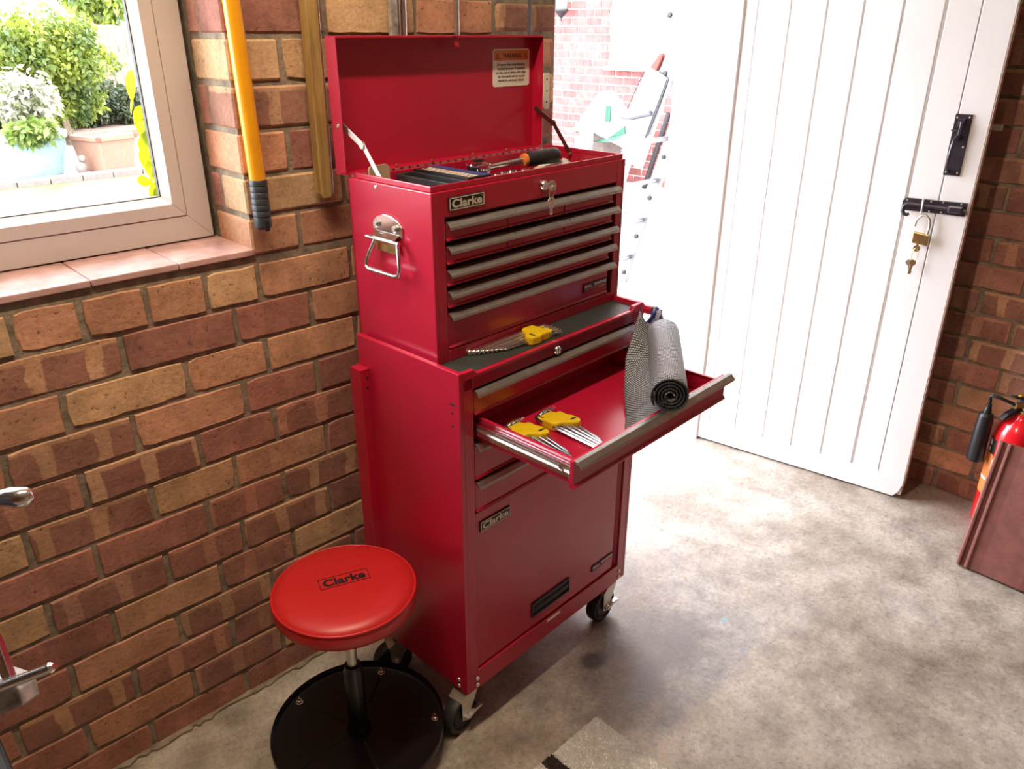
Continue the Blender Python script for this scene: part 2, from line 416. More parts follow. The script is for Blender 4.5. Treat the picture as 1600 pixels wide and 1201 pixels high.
def text_mb(body, x0, x1, z0, z1, y, bold=0.0, off=(0, 0, 0), plane='xz', spacing=1.0):
    cu = bpy.data.curves.new('t', 'FONT'); cu.body = body; cu.size = 1.0; cu.offset = bold; cu.space_character = spacing
    cu.resolution_u = 3
    ob = bpy.data.objects.new('t', cu); C.objects.link(ob)
    dg = bpy.context.evaluated_depsgraph_get(); dg.update()
    me = bpy.data.meshes.new_from_object(ob.evaluated_get(dg))
    xs = [v.co.x for v in me.vertices]; ys = [v.co.y for v in me.vertices]
    ax, bx, ay, by = min(xs), max(xs), min(ys), max(ys)
    mb = MB(off); vs = []
    for v in me.vertices:
        X = x0 + (v.co.x-ax)/(bx-ax)*(x1-x0); Z = z0 + (v.co.y-ay)/(by-ay)*(z1-z0)
        vs.append((X, y, Z) if plane == 'xz' else (X, Z, y))
    mb.add(vs, [tuple(p.vertices) for p in me.polygons])
    bpy.data.objects.remove(ob); bpy.data.curves.remove(cu); bpy.data.meshes.remove(me)
    return mb

# ------------------------------------------------------------------ room shell
RX0, RX1, RY0, ZC = -3.0, 2.535, -3.6, 2.35
WT = 0.215
JX = 1.458          # brick jamb of the doorway
WX0, WX1, WZ0, WZ1 = -0.75, 0.6457, 0.982, 2.06
DX1, DZ1 = 2.262, 2.03
struct('floor', MB().box(RX0-0.3, RX1+0.3, RY0-0.3, 0.215, -0.12, 0.0), 'concrete')
struct('ceiling', MB().box(RX0-0.3, RX1+0.3, RY0-0.3, WT, ZC, ZC+0.15), 'ceiling')
struct('trim_4', MB().box(RX0-0.3, RX1+0.5, WT, WT+0.40, 2.00, 2.16), 'white_paint')   # eaves overhang
MY = 0.0035
wl_mb = MB()
wl_mb.box(WX1-1.2, JX-0.004, MY, WT, -0.1, WZ0-0.002)     # under the sill
wl_mb.box(WX1+0.003, JX-0.004, MY, WT, WZ0-0.002, 1.60)
wall_left = struct('wall_left', wl_mb, 'mortar')
wr = MB()
wr.box(RX0-0.3, WX1-1.2, 0.0, WT, -0.1, ZC); wr.box(WX1-1.2, WX0, 0.0, WT, WZ0-0.002, ZC)
wr.box(WX1+0.003, JX, 0.0, WT, 1.60, ZC); wr.box(WX0, WX1+0.003, 0.0, WT, WZ1, ZC)
wr.box(JX, DX1, 0.0, WT, DZ1, ZC); wr.box(DX1, RX1+0.3, 0.0, WT, -0.1, ZC)
put('outer_wall', wr, 'bricktex', wall_left)
EX = RX1
wall_right = struct('wall_right', MB().box(EX+0.005, EX+0.22, -1.40, -0.0, -0.1, 1.52), 'mortar')
wq = MB(); wq.box(EX, EX+0.22, RY0-0.3, -1.40, -0.1, ZC); wq.box(EX, EX+0.22, -1.40, WT, 1.52, ZC)
put('outer_wall', wq, 'bricktex', wall_right)
struct('wall_rear', MB().box(RX0-0.3, EX+0.2, RY0-0.2, RY0, -0.1, ZC), 'bricktex')
struct('wall_near', MB().box(RX0-0.2, RX0, RY0, 0, -0.1, ZC), 'bricktex')

# ---- bricks
BC = {'y': (0.60, 0.385, 0.215, 0.0), 'o': (0.56, 0.285, 0.172, 0.0), 'b': (0.59, 0.33, 0.192, 0.12), 'r': (0.45, 0.205, 0.148, 0.35),
      'd': (0.33, 0.14, 0.105, 0.5), 'p': (0.55, 0.32, 0.188, 0.9), 'q': (0.49, 0.245, 0.166, 0.75)}
def brick_mesh(L, H, seed, proud=0.0):
    rg = random.Random(seed); hx, hz = L/2, H/2
    pts = []
    j = lambda a: rg.uniform(-a, a)
    nt_ = 7 if L > 0.13 else 4
    ring = [(-1 + 2*i/nt_, -1) for i in range(nt_)] + [(1, -1), (1, 0.1)] + [(1 - 2*i/nt_, 1) for i in range(nt_)] + [(-1, 1), (-1, -0.1)]
    for sx, sz in ring:
        corner = abs(sx) == 1 and abs(sz) == 1
        cut = rg.choice((0.0, 0.001, 0.001, 0.0035)) if corner else 0.0
        x = sx*(hx-cut) + (j(0.0011) if abs(sx) == 1 else j(0.009)); z = sz*(hz-cut) + (j(0.0008) if abs(sz) == 1 else j(0.008))
        if rg.random() < 0.035 and not corner: x *= 0.985; z *= 0.945
        pts.append((x, z))
    n = len(pts); v = []
    for (x, z) in pts:
        k = 1 - rg.uniform(0.0008, 0.0026)/hx; kz = 1 - rg.uniform(0.0006, 0.0022)/hz
        v.append((x*k, proud + rg.uniform(-0.0004, 0.0004), z*kz))
    for (x, z) in pts: v.append((x, proud + rg.uniform(0.0012, 0.0028), z))
    for (x, z) in pts: v.append((x, 0.02, z))
    f = [tuple(range(n))]
    for r in (0, n):
        for i in range(n): f.append((r+i, r+(i+1) % n, r+n+(i+1) % n, r+n+i))
    return MB().add(v, f).mesh('brick')
ncol = random.Random(3)
def set_col(o, kind, rg):
    c = BC[kind]; k = rg.uniform(0.88, 1.12); t = rg.uniform(-0.04, 0.04)
    o.color = (c[0]*k, c[1]*(k+t), c[2]*(k+t*1.5), min(1, c[3]*rg.uniform(0.85, 1.1)))
zj = {0: (0.979, 1.052), -1: (1.052, 1.1245), -2: (1.1245, 1.2025), -3: (1.2025, 1.2805), -4: (1.2805, 1.3565), -5: (1.3565, 1.427), -6: (1.427, 1.503), -7: (1.503, 1.60)}
for k in range(1, 14):
    zj[k] = (0.8936-0.075*(k-1), 0.8936-0.075*(k-2))
zj[1] = (0.8936, 0.968)
VJ = {1: ([.128, .233, .335, .44, .546, .649, .854], 'oyoobybo'), 2: ([.177, .387, .592, .753], 'qprrby'), 3: ([.066, .276, .486, .647, .853], 'roybbo'),
      4: ([.172, .377, .59, .75], 'opordo'), 5: ([.066, .276, .485, .644, .854], 'oqprqr'), 6: ([.171, .383, .547, .757], 'ypybro'), 7: ([.06, .268, .477, .645], 'orrqpr'),
      8: ([-.04, .171, .382, .541, .752], 'ryqqpdo'), 9: ([.06, .269, .481, .649], 'odbqyo'), 10: ([-.03, .179, .381, .588], 'rropqr'), 11: ([.071, .279, .484, .69], 'rpqqdo'),
      12: ([-.03, .176, .387, .592], 'rroqyo'), 13: ([.075, .286, .493], 'rrrrdo'),
      0: ([.747], 'bo'), -1: ([.854], 'yo'), -2: ([.743], 'od'), -3: ([.85], 'po'), -4: ([.747], 'yyo'), -5: ([.843, 1.048, 1.26], 'dyop'), -6: ([.747, .957, 1.16, 1.36], 'oyqpy'), -7: ([.843, 1.05, 1.26], 'yopb')}
rgb_ = random.Random(11)
XL = -0.36
for k, (js, cols) in VJ.items():
    z0, z1 = zj[k]
    left_lim = WX1 if k <= 0 else XL
    J = list(js)
    while J[0] - 0.21 > left_lim + 0.03: J.insert(0, J[0] - 0.21); cols = 'o' + cols if len(js) and True else cols
    nl = len(J) - len(js)
    while J[-1] + 0.21 < JX - 0.04: J.append(J[-1] + 0.21)
    edges = [left_lim] + J + [JX]
    for i in range(len(edges) - 1):
        a, b = edges[i], edges[i+1]
        g = 0.0046
        ea = a + (0 if (i == 0 and k <= 0) else g); eb = b - (0 if i == len(edges)-2 else g)
        L = eb - ea; H = z1 - z0 - 0.0092
        kind = cols[i] if i < len(cols) else rgb_.choice('ooqrpyb')
        zc = (z0+z1)/2; xc = (ea+eb)/2
        if i == 0 and k <= 0:                      # quoin brick that turns into the window reveal
            dep = 0.092 if k % 2 else 0.135
            mb = MB().box(-L/2, L/2, rgb_.uniform(-.0015, .001), dep, -H/2, H/2)
            o = put('brick', mb, 'brick', wall_left, bevel=0.0035, loc=(xc, 0, zc), seg=1)
            set_col(o, kind, rgb_)
            if k % 2:
                mb = MB().box(-0.03, 0.03, 0, 0.035, -H/2, H/2)
                o = put('brick', mb, 'brick', wall_left, bevel=0.003, loc=(WX1+0.03, 0.101, zc), seg=1)
                set_col(o, 'r', rgb_)
        elif i == len(edges)-2:                    # rounded brick at the doorway jamb
            mb = MB().box(-L/2, L/2, rgb_.uniform(-.0015, .001), 0.102, -H/2, H/2)
            jo = rgb_.uniform(-0.006, 0.004)
            o = put('brick', mb, 'brick', wall_left, bevel=0.011, loc=(xc + jo, 0, zc), seg=2)
            set_col(o, kind, rgb_)
        else:
            o = put('brick', brick_mesh(L, H, 1000*k + i, rgb_.uniform(-0.0018, 0.0015)), 'brick', wall_left, loc=(xc, 0, zc))
            set_col(o, kind, rgb_)
# end wall: local x runs along -Y
for r in range(20):
    z0, z1 = 0.0755*r - 0.004, 0.0755*(r+1) - 0.004
    ph = -0.73 if r % 2 == 0 else -0.832
    j = ph
    while j < -0.02: j += 0.21
    edges = []
    while j > -1.45: edges.append(j); j -= 0.21
    for i in range(len(edges)-1):
        a = min(edges[i], -0.002); b = max(edges[i+1], -1.398)
        L = (a - b) - 0.0095; H = z1 - z0 - 0.0092
        if L < 0.03: continue
        o = put('brick', brick_mesh(L, H, 70000+100*r+i, rgb_.uniform(-0.0015, 0.0015)), 'brick', wall_right, loc=(EX, (a+b)/2, (z0+z1)/2))
        o.rotation_euler = (0, 0, -PI/2)
        set_col(o, rgb_.choice('rqqprdobqp'), rgb_)

rfl = random.Random(77); top = []; x_ = -0.36
while x_ < 1.45:
    top.append((x_, -rfl.uniform(0.004, 0.016))); x_ += rfl.uniform(0.008, 0.025)
put('mortar_fillet', MB().extr_z([(-0.36, 0.006)] + top + [(1.45, 0.006)], 0.0, 0.006), 'mortar', wall_left)
# ---- window
win = bpy.data.objects.new('window_1', None); C.objects.link(win); win['kind'] = 'structure'
FY0, FY1 = 0.140, 0.205
fx0, fx1, fz0, fz1 = WX0, 0.636, 0.9975, WZ1
def ring_frame(x0, x1, z0, z1, w, y0, y1):
    pieces = []
    o_ = [(x0, z0), (x1, z0), (x1, z1), (x0, z1)]; i_ = [(x0+w, z0+w), (x1-w, z0+w), (x1-w, z1-w), (x0+w, z1-w)]
    for k in range(4):
        k2 = (k+1) % 4
        q = [o_[k], o_[k2], i_[k2], i_[k]]
        pieces.append(MB().extr_y(q, y0, y1))
    return pieces
for p in ring_frame(fx0, fx1, fz0, fz1, 0.046, FY0, FY1): put('frame_rail', p, 'pvc', win, bevel=0.0012)
for p in ring_frame(fx0+0.047, fx1-0.047, fz0+0.047, fz1-0.047, 0.024, FY0-0.002, FY1-0.008): put('sash_rail', p, 'pvc', win, bevel=0.0015)
def bead(x0, x1, z0, z1):
    w = 0.012; out = []
    o_ = [(x0, z0), (x1, z0), (x1, z1), (x0, z1)]; i_ = [(x0+w, z0+w), (x1-w, z0+w), (x1-w, z1-w), (x0+w, z1-w)]
    for k in range(4):
        k2 = (k+1) % 4
        a, b, c, d = o_[k], o_[k2], i_[k2], i_[k]
        vs = [(a[0], FY0+0.002, a[1]), (b[0], FY0+0.002, b[1]), (c[0], FY0+0.016, c[1]), (d[0], FY0+0.016, d[1]),
              (a[0], FY0+0.03, a[1]), (b[0], FY0+0.03, b[1]), (c[0], FY0+0.03, c[1]), (d[0], FY0+0.03, d[1])]
        out.append(MB().add(vs, [(0, 1, 2, 3), (7, 6, 5, 4), (0, 4, 5, 1), (1, 5, 6, 2), (2, 6, 7, 3), (3, 7, 4, 0)]))
    return out
gx0, gx1, gz0, gz1 = fx0+0.071, fx1-0.071, fz0+0.071, fz1-0.071
for p in bead(gx0, gx1, gz0, gz1): put('glazing_bead', p, 'pvc_bead', win)
for p in ring_frame(gx0+0.0118, gx1-0.0118, gz0+0.0118, gz1-0.0118, 0.002, FY0+0.016, FY0+0.026): put('gasket', p, 'gasket', win)
put('pane', MB().box(gx0+0.004, gx1-0.004, FY0+0.022, FY0+0.026, gz0+0.004, gz1-0.004), 'glass', win)
# bed of mortar round the frame
mbp = MB().box(fx1, WX1+0.004, FY0+0.03, FY1, 0.99, WZ1); mbp.box(fx0, WX1, FY0+0.035, FY1, WZ0-0.002, fz0)
put('mortar_bed', mbp, 'mortar', win)
sill = bpy.data.objects.new('trim_1', None); C.objects.link(sill); sill['kind'] = 'structure'
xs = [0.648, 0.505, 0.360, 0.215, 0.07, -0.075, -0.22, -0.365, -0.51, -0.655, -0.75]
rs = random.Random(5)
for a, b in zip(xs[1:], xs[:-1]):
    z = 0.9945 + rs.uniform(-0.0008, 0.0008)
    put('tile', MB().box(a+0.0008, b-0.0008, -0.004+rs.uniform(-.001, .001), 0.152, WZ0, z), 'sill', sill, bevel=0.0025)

# ---- door: local x runs from the free edge towards the hinge, local +y faces the room
door = bpy.data.objects.new('door_1', None); C.objects.link(door); door['kind'] = 'structure'
door.location = (2.37746, -0.68708, 0.0); door.rotation_euler = (0, 0, math.radians(99.589))
sb = [0.0, 0.078, 0.160, 0.261, 0.361, 0.459, 0.560, 0.657, 0.748, 0.770]
gaps = [0, .0025, .0085, .006, .006, .006, .005, .005, .005, 0]
DZ = 2.0
for i in range(len(sb)-1):
    z0 = 0.076
    put('board', MB().box(sb[i]+gaps[i]/2, sb[i+1]-gaps[i+1]/2, -0.018, 0.0, z0, DZ), 'white_paint', door, bevel=0.0015)
put('backing', MB().box(0.001, 0.769, -0.042, -0.007, 0.012, DZ), 'white_paint', door)
put('bottom_rail', MB().extr_y([(0.022, 0.006), (0.769, 0.008), (0.769, 0.077), (0.0, 0.077), (0.0, 0.05), (0.004, 0.043), (0.006, 0.028)], -0.03, 0.0005), 'white_paint', door, bevel=0.001)
put('free_edge', MB().box(-0.0025, 0.0, -0.043, -0.001, 0.05, DZ), 'door_edge', door)
put('broken_corner', MB().extr_y([(0.024, 0.007), (0.03, 0.04), (0.0, 0.062), (-0.003, 0.05), (0.003, 0.03), (0.007, 0.02), (0.012, 0.012)], -0.042, -0.006), 'door_edge', door, bevel=0.002)
# thumb latch
lp = put('latch', MB().extr_y([(0.041, 1.010), (0.082, 1.010), (0.083, 1.168), (0.042, 1.168)], 0.0, 0.004), 'iron', door, bevel=0.001)
put('handle', MB().tube([(0.066, 0.006, 1.150), (0.062, 0.014, 1.145), (0.062, 0.016, 1.118), (0.066, 0.010, 1.112), (0.071, 0.020, 1.104), (0.072, 0.028, 1.085), (0.073, 0.030, 1.06), (0.074, 0.026, 1.035), (0.072, 0.012, 1.022), (0.070, 0.004, 1.020)], [.005, .005, .0055, .005, .0042, .004, .0045, .0045, .0035, .003], 8), 'iron', lp, smooth=True)
mb = MB(); mb.box(0.056, 0.072, 0.003, 0.012, 1.135, 1.157); mb.box(0.058, 0.07, 0.003, 0.010, 1.10, 1.112); mb.cyl((0.085, 0.008, 1.127), (0.052, 0.008, 1.124), 0.0022, 8)
put('thumb_piece', mb, 'iron', lp, bevel=0.0015)
for (x, z) in ((0.048, 1.160), (0.077, 1.158), (0.048, 1.085), (0.077, 1.088), (0.048, 1.018), (0.076, 1.018)):
    put('screw', MB().lathe([(0.0028, 0), (0.0024, 0.0012), (0.0, 0.0018)], (x, 0.004, z), (0, 1, 0), 10), 'steel', lp)
# tower bolt
bp = put('door_bolt', MB().extr_y([(0.006, 0.905), (0.160, 0.905), (0.168, 0.914), (0.168, 0.931), (0.160, 0.940), (0.006, 0.942)], 0.0, 0.004), 'iron', door, bevel=0.001)
put('bolt_rod', MB().tube([(0.004, 0.011, 0.922), (0.145, 0.011, 0.925), (0.155, 0.013, 0.923), (0.161, 0.016, 0.915), (0.161, 0.019, 0.905), (0.155, 0.021, 0.897), (0.147, 0.021, 0.896), (0.142, 0.02, 0.90)], [.0055]*6 + [.005, .004], 10), 'iron', bp, smooth=True)
for x in (0.012, 0.03, 0.048):
    pass
mb = MB(); mb.box(0.012, 0.05, 0.003, 0.019, 0.913, 0.933)
put('keep', mb, 'iron', bp, bevel=0.004)
put('staple', MB().tube([(0.114, 0.004, 0.941), (0.114, 0.016, 0.941), (0.113, 0.02, 0.93), (0.112, 0.02, 0.912), (0.113, 0.016, 0.902), (0.114, 0.004, 0.901)], 0.0028, 8), 'steel', bp, smooth=True)
for (x, z) in ((0.156, 0.934), (0.02, 0.937), (0.095, 0.935), (0.095, 0.909), (0.065, 0.937), (0.065, 0.91)):
    put('screw', MB().lathe([(0.003, 0), (0.0025, 0.0012), (0.0, 0.0018)], (x, 0.004, z), (0, 1, 0), 10), 'steel', bp)
dm = door.matrix_basis.copy()
def at_door(x, y, z): return tuple(Matrix.Translation(door.location) @ Matrix.Rotation(math.radians(99.589), 4, 'Z') @ Vector((x, y, z)))
# open padlock hanging from the staple
pad = thing('padlock', 'open brass padlock hanging from the black bolt on the white door', 'padlock', at_door(0.10, 0.016, 0.80), math.radians(99.589))
q = MB().box(-0.021, 0.021, -0.0065, 0.0065, 0.018, 0.049)
for i in range(len(q.v)):
    v = q.v[i]; q.v[i] = Vector((v.x, v.y, v.z + v.x*0.10))
put('body', q, 'brass', pad, bevel=0.002)
put('shackle', MB().tube([(-0.014, 0, 0.047), (-0.016, 0, 0.07), (-0.013, 0, 0.088), (-0.002, 0, 0.099), (0.010, 0, 0.096), (0.0185, 0, 0.086), (0.0215, 0, 0.072), (0.021, 0, 0.066)], 0.0033, 10), 'zinc', pad, smooth=True)
kr = thing('padlock_keys', 'small bunch of keys dangling under the brass padlock', 'keys', at_door(0.104, 0.02, 0.72), math.radians(99.589))
put('inserted_key', MB().lathe([(0.0095, 0), (0.0095, 0.0018)], (0, 0, 0.086), (0, 1, 0), 16).box(-0.003, 0.003, 0, 0.0018, 0.094, 0.10), 'brass', kr, bevel=0.0005)
put('key_ring', MB().tube([(0.001+0.0075*math.cos(a), 0.001, 0.066+0.021*math.sin(a)) for a in [2*PI*i/20 for i in range(20)]], 0.0012, 6, True), 'brass', kr)
for dx, rt_, m_ in ((0.002, 0.25, 'zinc'), (0.007, -0.12, 'brass')):
    kmb = MB(); kmb.lathe([(0.009, 0), (0.009, 0.0016)], (0, 0, 0.042), (0, 1, 0), 16); kmb.box(-0.0035, 0.0035, 0, 0.0016, 0.008, 0.036); kmb.box(-0.005, 0, 0, 0.0016, 0.012, 0.018)
    o = put('key', kmb, m_, kr, bevel=0.0004); o.rotation_euler = (0, rt_, 0); o.location = (dx, 0.003*(dx*100-.4), 0.003)
# door frame at the hinge
struct('trim_2', MB().box(DX1-0.012, DX1+0.004, -0.002, WT+0.01, -0.02, DZ1), 'white_paint', bevel=0.003)
# cable clip on end wall
wc = put('wall_bracket', MB().box(-0.012, 0, -0.030, 0.0, -0.008, 0.008), 'cream', bevel=0.002); wc.location = (EX+0.001, -0.648, 1.126)
tag(wc, 'small cream bracket fixed to the brick wall beside the door edge', 'bracket')

# ------------------------------------------------------------------ tool cabinet (local x along its front, y into the wall)
TH = math.radians(2.67)
A = Vector((0.77471, -0.43253, 0.0))
EXv = Vector((math.cos(TH), math.sin(TH), 0)); EYv = Vector((-math.sin(TH), math.cos(TH), 0))
def cab_w(x, y, z): return A + EXv*x + EYv*y + Vector((0, 0, z))
cab = thing('tool_cabinet', 'red steel rolling tool cabinet on castors with one drawer pulled open', 'tool cabinet', A, TH)
W, D, ZB, ZT = 0.543, 0.287, 0.115, 0.8365
body = MB()
t = 0.010
body.box(0, t, 0.0, D, ZB, ZT); body.box(W-t, W, 0.0, D, ZB, ZT)
body.box(t, W-t, D-t, D, ZB, ZT-0.004); body.box(t, W-t, 0.006, D-t, ZB+0.004, ZB+0.014)
body.box(t, 0.033, 0.0, t, ZB, ZT-0.001); body.box(0.511, W-t, 0.0, t, ZB, ZT-0.001)
body.box(0.033, 0.511, 0.0, t, 0.800, 0.8265); body.box(0.033, 0.511, -0.0012, t, ZB, 0.163)
body.box(t, W-t, 0.0, D-t, 0.8, 0.8225)
body.extr_y([(0.033, 0.8265), (0.044, 0.8265), (0.041, 0.829), (0.037, 0.8345), (0.033, 0.8355)], 0.0, t)
body.extr_y([(0.511, 0.8265), (0.500, 0.8265), (0.503, 0.829), (0.507, 0.8345), (0.511, 0.8355)], 0.0, t)
put('body', body, 'red', cab, bevel=0.0012)
put('interior', MB().box(t, W-t, D-t-0.004, D-t, ZB+0.02, 0.80).box(0.033, 0.511, 0.022, 0.03, 0.163, 0.690), 'dark_void', cab)
put('top_mat', MB().box(0.011, W-0.011, 0.0105, D-0.012, 0.8225, 0.8262), 'mat', cab)
def handle_prof(z, y=0.0, s=1.0):
    return [(y+0.0015, z), (y-0.006*s, z-0.001), (y-0.0125*s, z-0.008), (y-0.0135*s, z-0.0125), (y-0.0120*s, z-0.0132), (y-0.0085*s, z-0.0075), (y+0.0015, z-0.004)]
def drawer(parent, x0, x1, z0, z1, y0, off=(0, 0, 0), hx0=None, hx1=None):
    d = MB(off); d.box(x0, x1, y0, y0+0.010, z0+0.004, z1-0.001)
    d.extr_x([(y0+0.001, z0+0.006), (y0-0.003, z0+0.002), (y0-0.003, z0), (y0+0.006, z0), (y0+0.006, z0+0.006)], x0, x1)
    d.box(x0+0.012, x1-0.012, y0+0.009, y0+0.19, z0+0.006, z1-0.012)
    o = put('drawer', d, 'red', parent, bevel=0.001)
    put('handle', MB(off).extr_x(handle_prof(z1, y0, 0.9), hx0 if hx0 is not None else x0+0.001, hx1 if hx1 is not None else x1-0.001), 'trim', o, bevel=0.0006)
    return o
drawer(cab, 0.0355, 0.5085, 0.748, 0.796, 0.002)
drawer(cab, 0.0355, 0.5085, 0.616, 0.689, 0.002)
drawer(cab, 0.0355, 0.5085, 0.545, 0.610, 0.002)
# the pulled-out drawer
yo = -0.226
d = MB()
d.box(0.0345, 0.5095, yo, yo+0.008, 0.695, 0.744)
d.extr_x([(yo+0.001, 0.702), (yo-0.004, 0.697), (yo-0.004, 0.693), (yo+0.006, 0.693), (yo+0.006, 0.702)], 0.0345, 0.5095)
d.box(0.050, 0.494, yo+0.006, 0.045, 0.6965, 0.700)
d.box(0.050, 0.0515, yo+0.006, 0.045, 0.697, 0.737); d.box(0.4925, 0.494, yo+0.006, 0.045, 0.697, 0.737)
d.box(0.0485, 0.0545, yo+0.006, 0.045, 0.7355, 0.738); d.box(0.4895, 0.4955, yo+0.006, 0.045, 0.7355, 0.738)
d.box(0.044, 0.0515, yo+0.006, 0.045, 0.695, 0.7045); d.box(0.4925, 0.500, yo+0.006, 0.045, 0.695, 0.7045)
d.box(0.050, 0.494, 0.043, 0.045, 0.697, 0.737)
od = put('drawer', d, 'red', cab, bevel=0.0008)
put('handle', MB().extr_x(handle_prof(0.7455, yo, 1.1), 0.037, 0.522), 'trim', od, bevel=0.0006)
for x0, x1 in ((0.037, 0.0495), (0.4945, 0.507)):
    r = MB(); r.box(x0, x1, yo+0.010, 0.06, 0.7065, 0.7165); r.box(x0+0.001, x1, yo+0.010, 0.06, 0.7255, 0.7305)
    put('slide', r, 'chrome', od, bevel=0.0015)
    put('slide_channel', MB().box(x0+0.004, x1-0.002, yo+0.012, 0.06, 0.7160, 0.726), 'zinc', od)
    put('slide_catch', MB().box(x0+0.001, x0+0.006, yo+0.026, yo+0.034, 0.716, 0.727), 'chrome', od, bevel=0.001)
# lower door panel
pan = put('door_panel', MB().box(0.0355, 0.491, 0.003, 0.013, 0.1665, 0.541), 'red', cab, bevel=0.0015)
put('panel_channel', MB().extr_z([(0.493, 0.012), (0.4995, 0.016), (0.511, 0.006), (0.511, 0.02), (0.493, 0.02)], 0.163, 0.541), 'red', cab)
s = MB(); x0, x1, z0, z1 = 0.1965, 0.3235, 0.194, 0.2325
s.box(x0, x1, -0.001, 0.004, z1-0.0045, z1); s.box(x0, x1, -0.001, 0.004, z0, z0+0.005); s.box(x0, x0+0.0035, -0.001, 0.004, z0, z1); s.box(x1-0.0035, x1, -0.001, 0.004, z0, z1)
ps = put('pull_slot', s, 'black_plastic', cab, bevel=0.0008)
put('slot_recess', MB().box(x0+0.003, x1-0.003, 0.0022, 0.0035, z0+0.004, z1-0.004), 'black_ink', ps)
put('finger_lip', MB().extr_x([(0.002, z0+0.017), (-0.0008, z0+0.019), (-0.0008, z0+0.022), (0.002, z0+0.026)], x0+0.004, x1-0.004), 'black_plastic', ps)
def clarke_badge(parent, x0, x1, z0, z1, y, off=(0, 0, 0)):
    p = put('name_plate', MB(off).box(x0, x1, y-0.003, y, z0, z1), 'black_plastic', parent, bevel=0.0006)
    w = 0.0012
    fr = MB(off)
    for a in ((x0+w, x1-w, z1-2*w, z1-w), (x0+w, x1-w, z0+w, z0+2*w), (x0+w, x0+2*w, z0+w, z1-w), (x1-2*w, x1-w, z0+w, z1-w)):
        fr.box(a[0], a[1], y-0.0036, y-0.0028, a[2], a[3])
    put('plate_border', fr, 'cream', p)
    put('lettering', text_mb('Clarke', x0+0.006, x1-0.006, z0+0.0042, z1-0.0036, y-0.0035, 0.032, off, spacing=1.0), 'cream', p)
    put('trade_mark', MB(off).box(x1-0.0066, x1-0.0054, y-0.0036, y-0.003, z1-0.006, z1-0.0045), 'cream', p)
def ball_badge(parent, x0, x1, z0, z1, y, off=(0, 0, 0)):
    p = put('feature_plate', MB(off).box(x0, x1, y-0.0025, y, z0, z1), 'black_plastic', parent, bevel=0.0006)
    h = z1-z0; xm = x0+(x1-x0)*0.40
    put('lettering', text_mb('BALL', x0+0.004, xm-0.004, z0+h*0.50, z1-h*0.14, y-0.0029, 0.03, off), 'white_print', p)
    put('lettering', text_mb('BEARING', xm+0.004, x1-0.003, z0+h*0.52, z1-h*0.10, y-0.0029, 0.03, off), 'white_print', p)
    put('lettering', text_mb('DRAWERS', x0+0.004, xm+0.010, z0+h*0.12, z0+h*0.42, y-0.0029, 0.03, off), 'red_print', p)
    put('print_block', MB(off).box(xm+0.013, x1-0.004, y-0.0028, y-0.0024, z0+h*0.10, z0+h*0.40), 'red_print', p)
    put('print_block', MB(off).box(xm-0.003, xm+0.003, y-0.0028, y-0.0024, z0+h*0.5, z1-h*0.15), 'blue_print', p)
clarke_badge(cab, 0.045, 0.127, 0.495, 0.518, 0.003)
ball_badge(cab, 0.408, 0.4875, 0.1975, 0.2145, 0.003)
put('white_sticker', MB().extr_y([(0.246, 0.1525), (0.291, 0.1525), (0.291, 0.1585), (0.246, 0.1585)], -0.0018, -0.0012), 'white_print', cab)
put('lock', MB().lathe([(0.0085, 0), (0.0085, 0.005), (0.0068, 0.007), (0.006, 0.0055), (0, 0.0055)], (0.254, 0.0, 0.810), (0, -1, 0), 20), 'chrome', cab, smooth=True)
put('lock_slot', MB().box(0.263, 0.292, -0.0006, 0.0, 0.8085, 0.8105), 'black_ink', cab)
put('lock_slot', MB().box(0.2535, 0.2545, -0.0062, -0.005, 0.806, 0.814), 'black_ink', cab)
sl = MB(); sl.box(-0.0004, 0.0, 0.0115, 0.0245, 0.7735, 0.7775)
put('side_slot', sl, 'dark_void', cab)
for z in (0.758, 0.7325):
    put('side_slot', MB().lathe([(0.0026, 0), (0.0026, 0.0004)], (0, 0.019, z), (-1, 0, 0), 10), 'dark_void', cab)
for z in (0.1425, 0.1255):
    for (p, ax) in (((0.028, -0.001, z), (0, -1, 0)), ((0.0, 0.0255, z), (-1, 0, 0)), ((0.517, -0.001, z), (0, -1, 0))):
        put('corner_bolt', MB().lathe([(0.0048, 0), (0.0042, 0.002), (0.0025, 0.0032), (0, 0.0035)], p, ax, 12), 'steel', cab, smooth=True)
# upright rail on the left side near the back
rail = MB(); rail.box(-0.022, -0.0205, 0.255, 0.287, 0.16, 0.775); rail.box(-0.022, 0.0, 0.2535, 0.2555, 0.16, 0.775); rail.box(-0.022, 0.0, 0.253, 0.287, 0.7725, 0.775)
ro = put('side_rail', rail, 'red', cab, bevel=0.0018)
for z in (0.757, 0.736):
    put('rail_hole', MB().lathe([(0.0028, 0), (0.0028, 0.0005)], (-0.008, 0.2535, z), (0, -1, 0), 10), 'dark_void', ro)
# push handle along the right side
ph = put('push_handle', MB().cyl((0.578, -0.006, 0.808), (0.578, 0.25, 0.808), 0.0105, 20), 'red', cab, smooth=True)
put('end_cap', MB().lathe([(0.0112, 0), (0.0112, 0.008), (0.009, 0.010), (0, 0.010)], (0.578, -0.002, 0.808), (0, -1, 0), 20), 'black_plastic', ph, smooth=True)
put('handle_bracket', MB().extr_y([(0.543, 0.79), (0.578, 0.798), (0.585, 0.808), (0.578, 0.818), (0.543, 0.826), (0.543, 0.73)], 0.02, 0.023), 'red', ph)
put('handle_bracket', MB().extr_y([(0.543, 0.79), (0.578, 0.798), (0.578, 0.818), (0.543, 0.826)], 0.22, 0.223), 'red', ph)
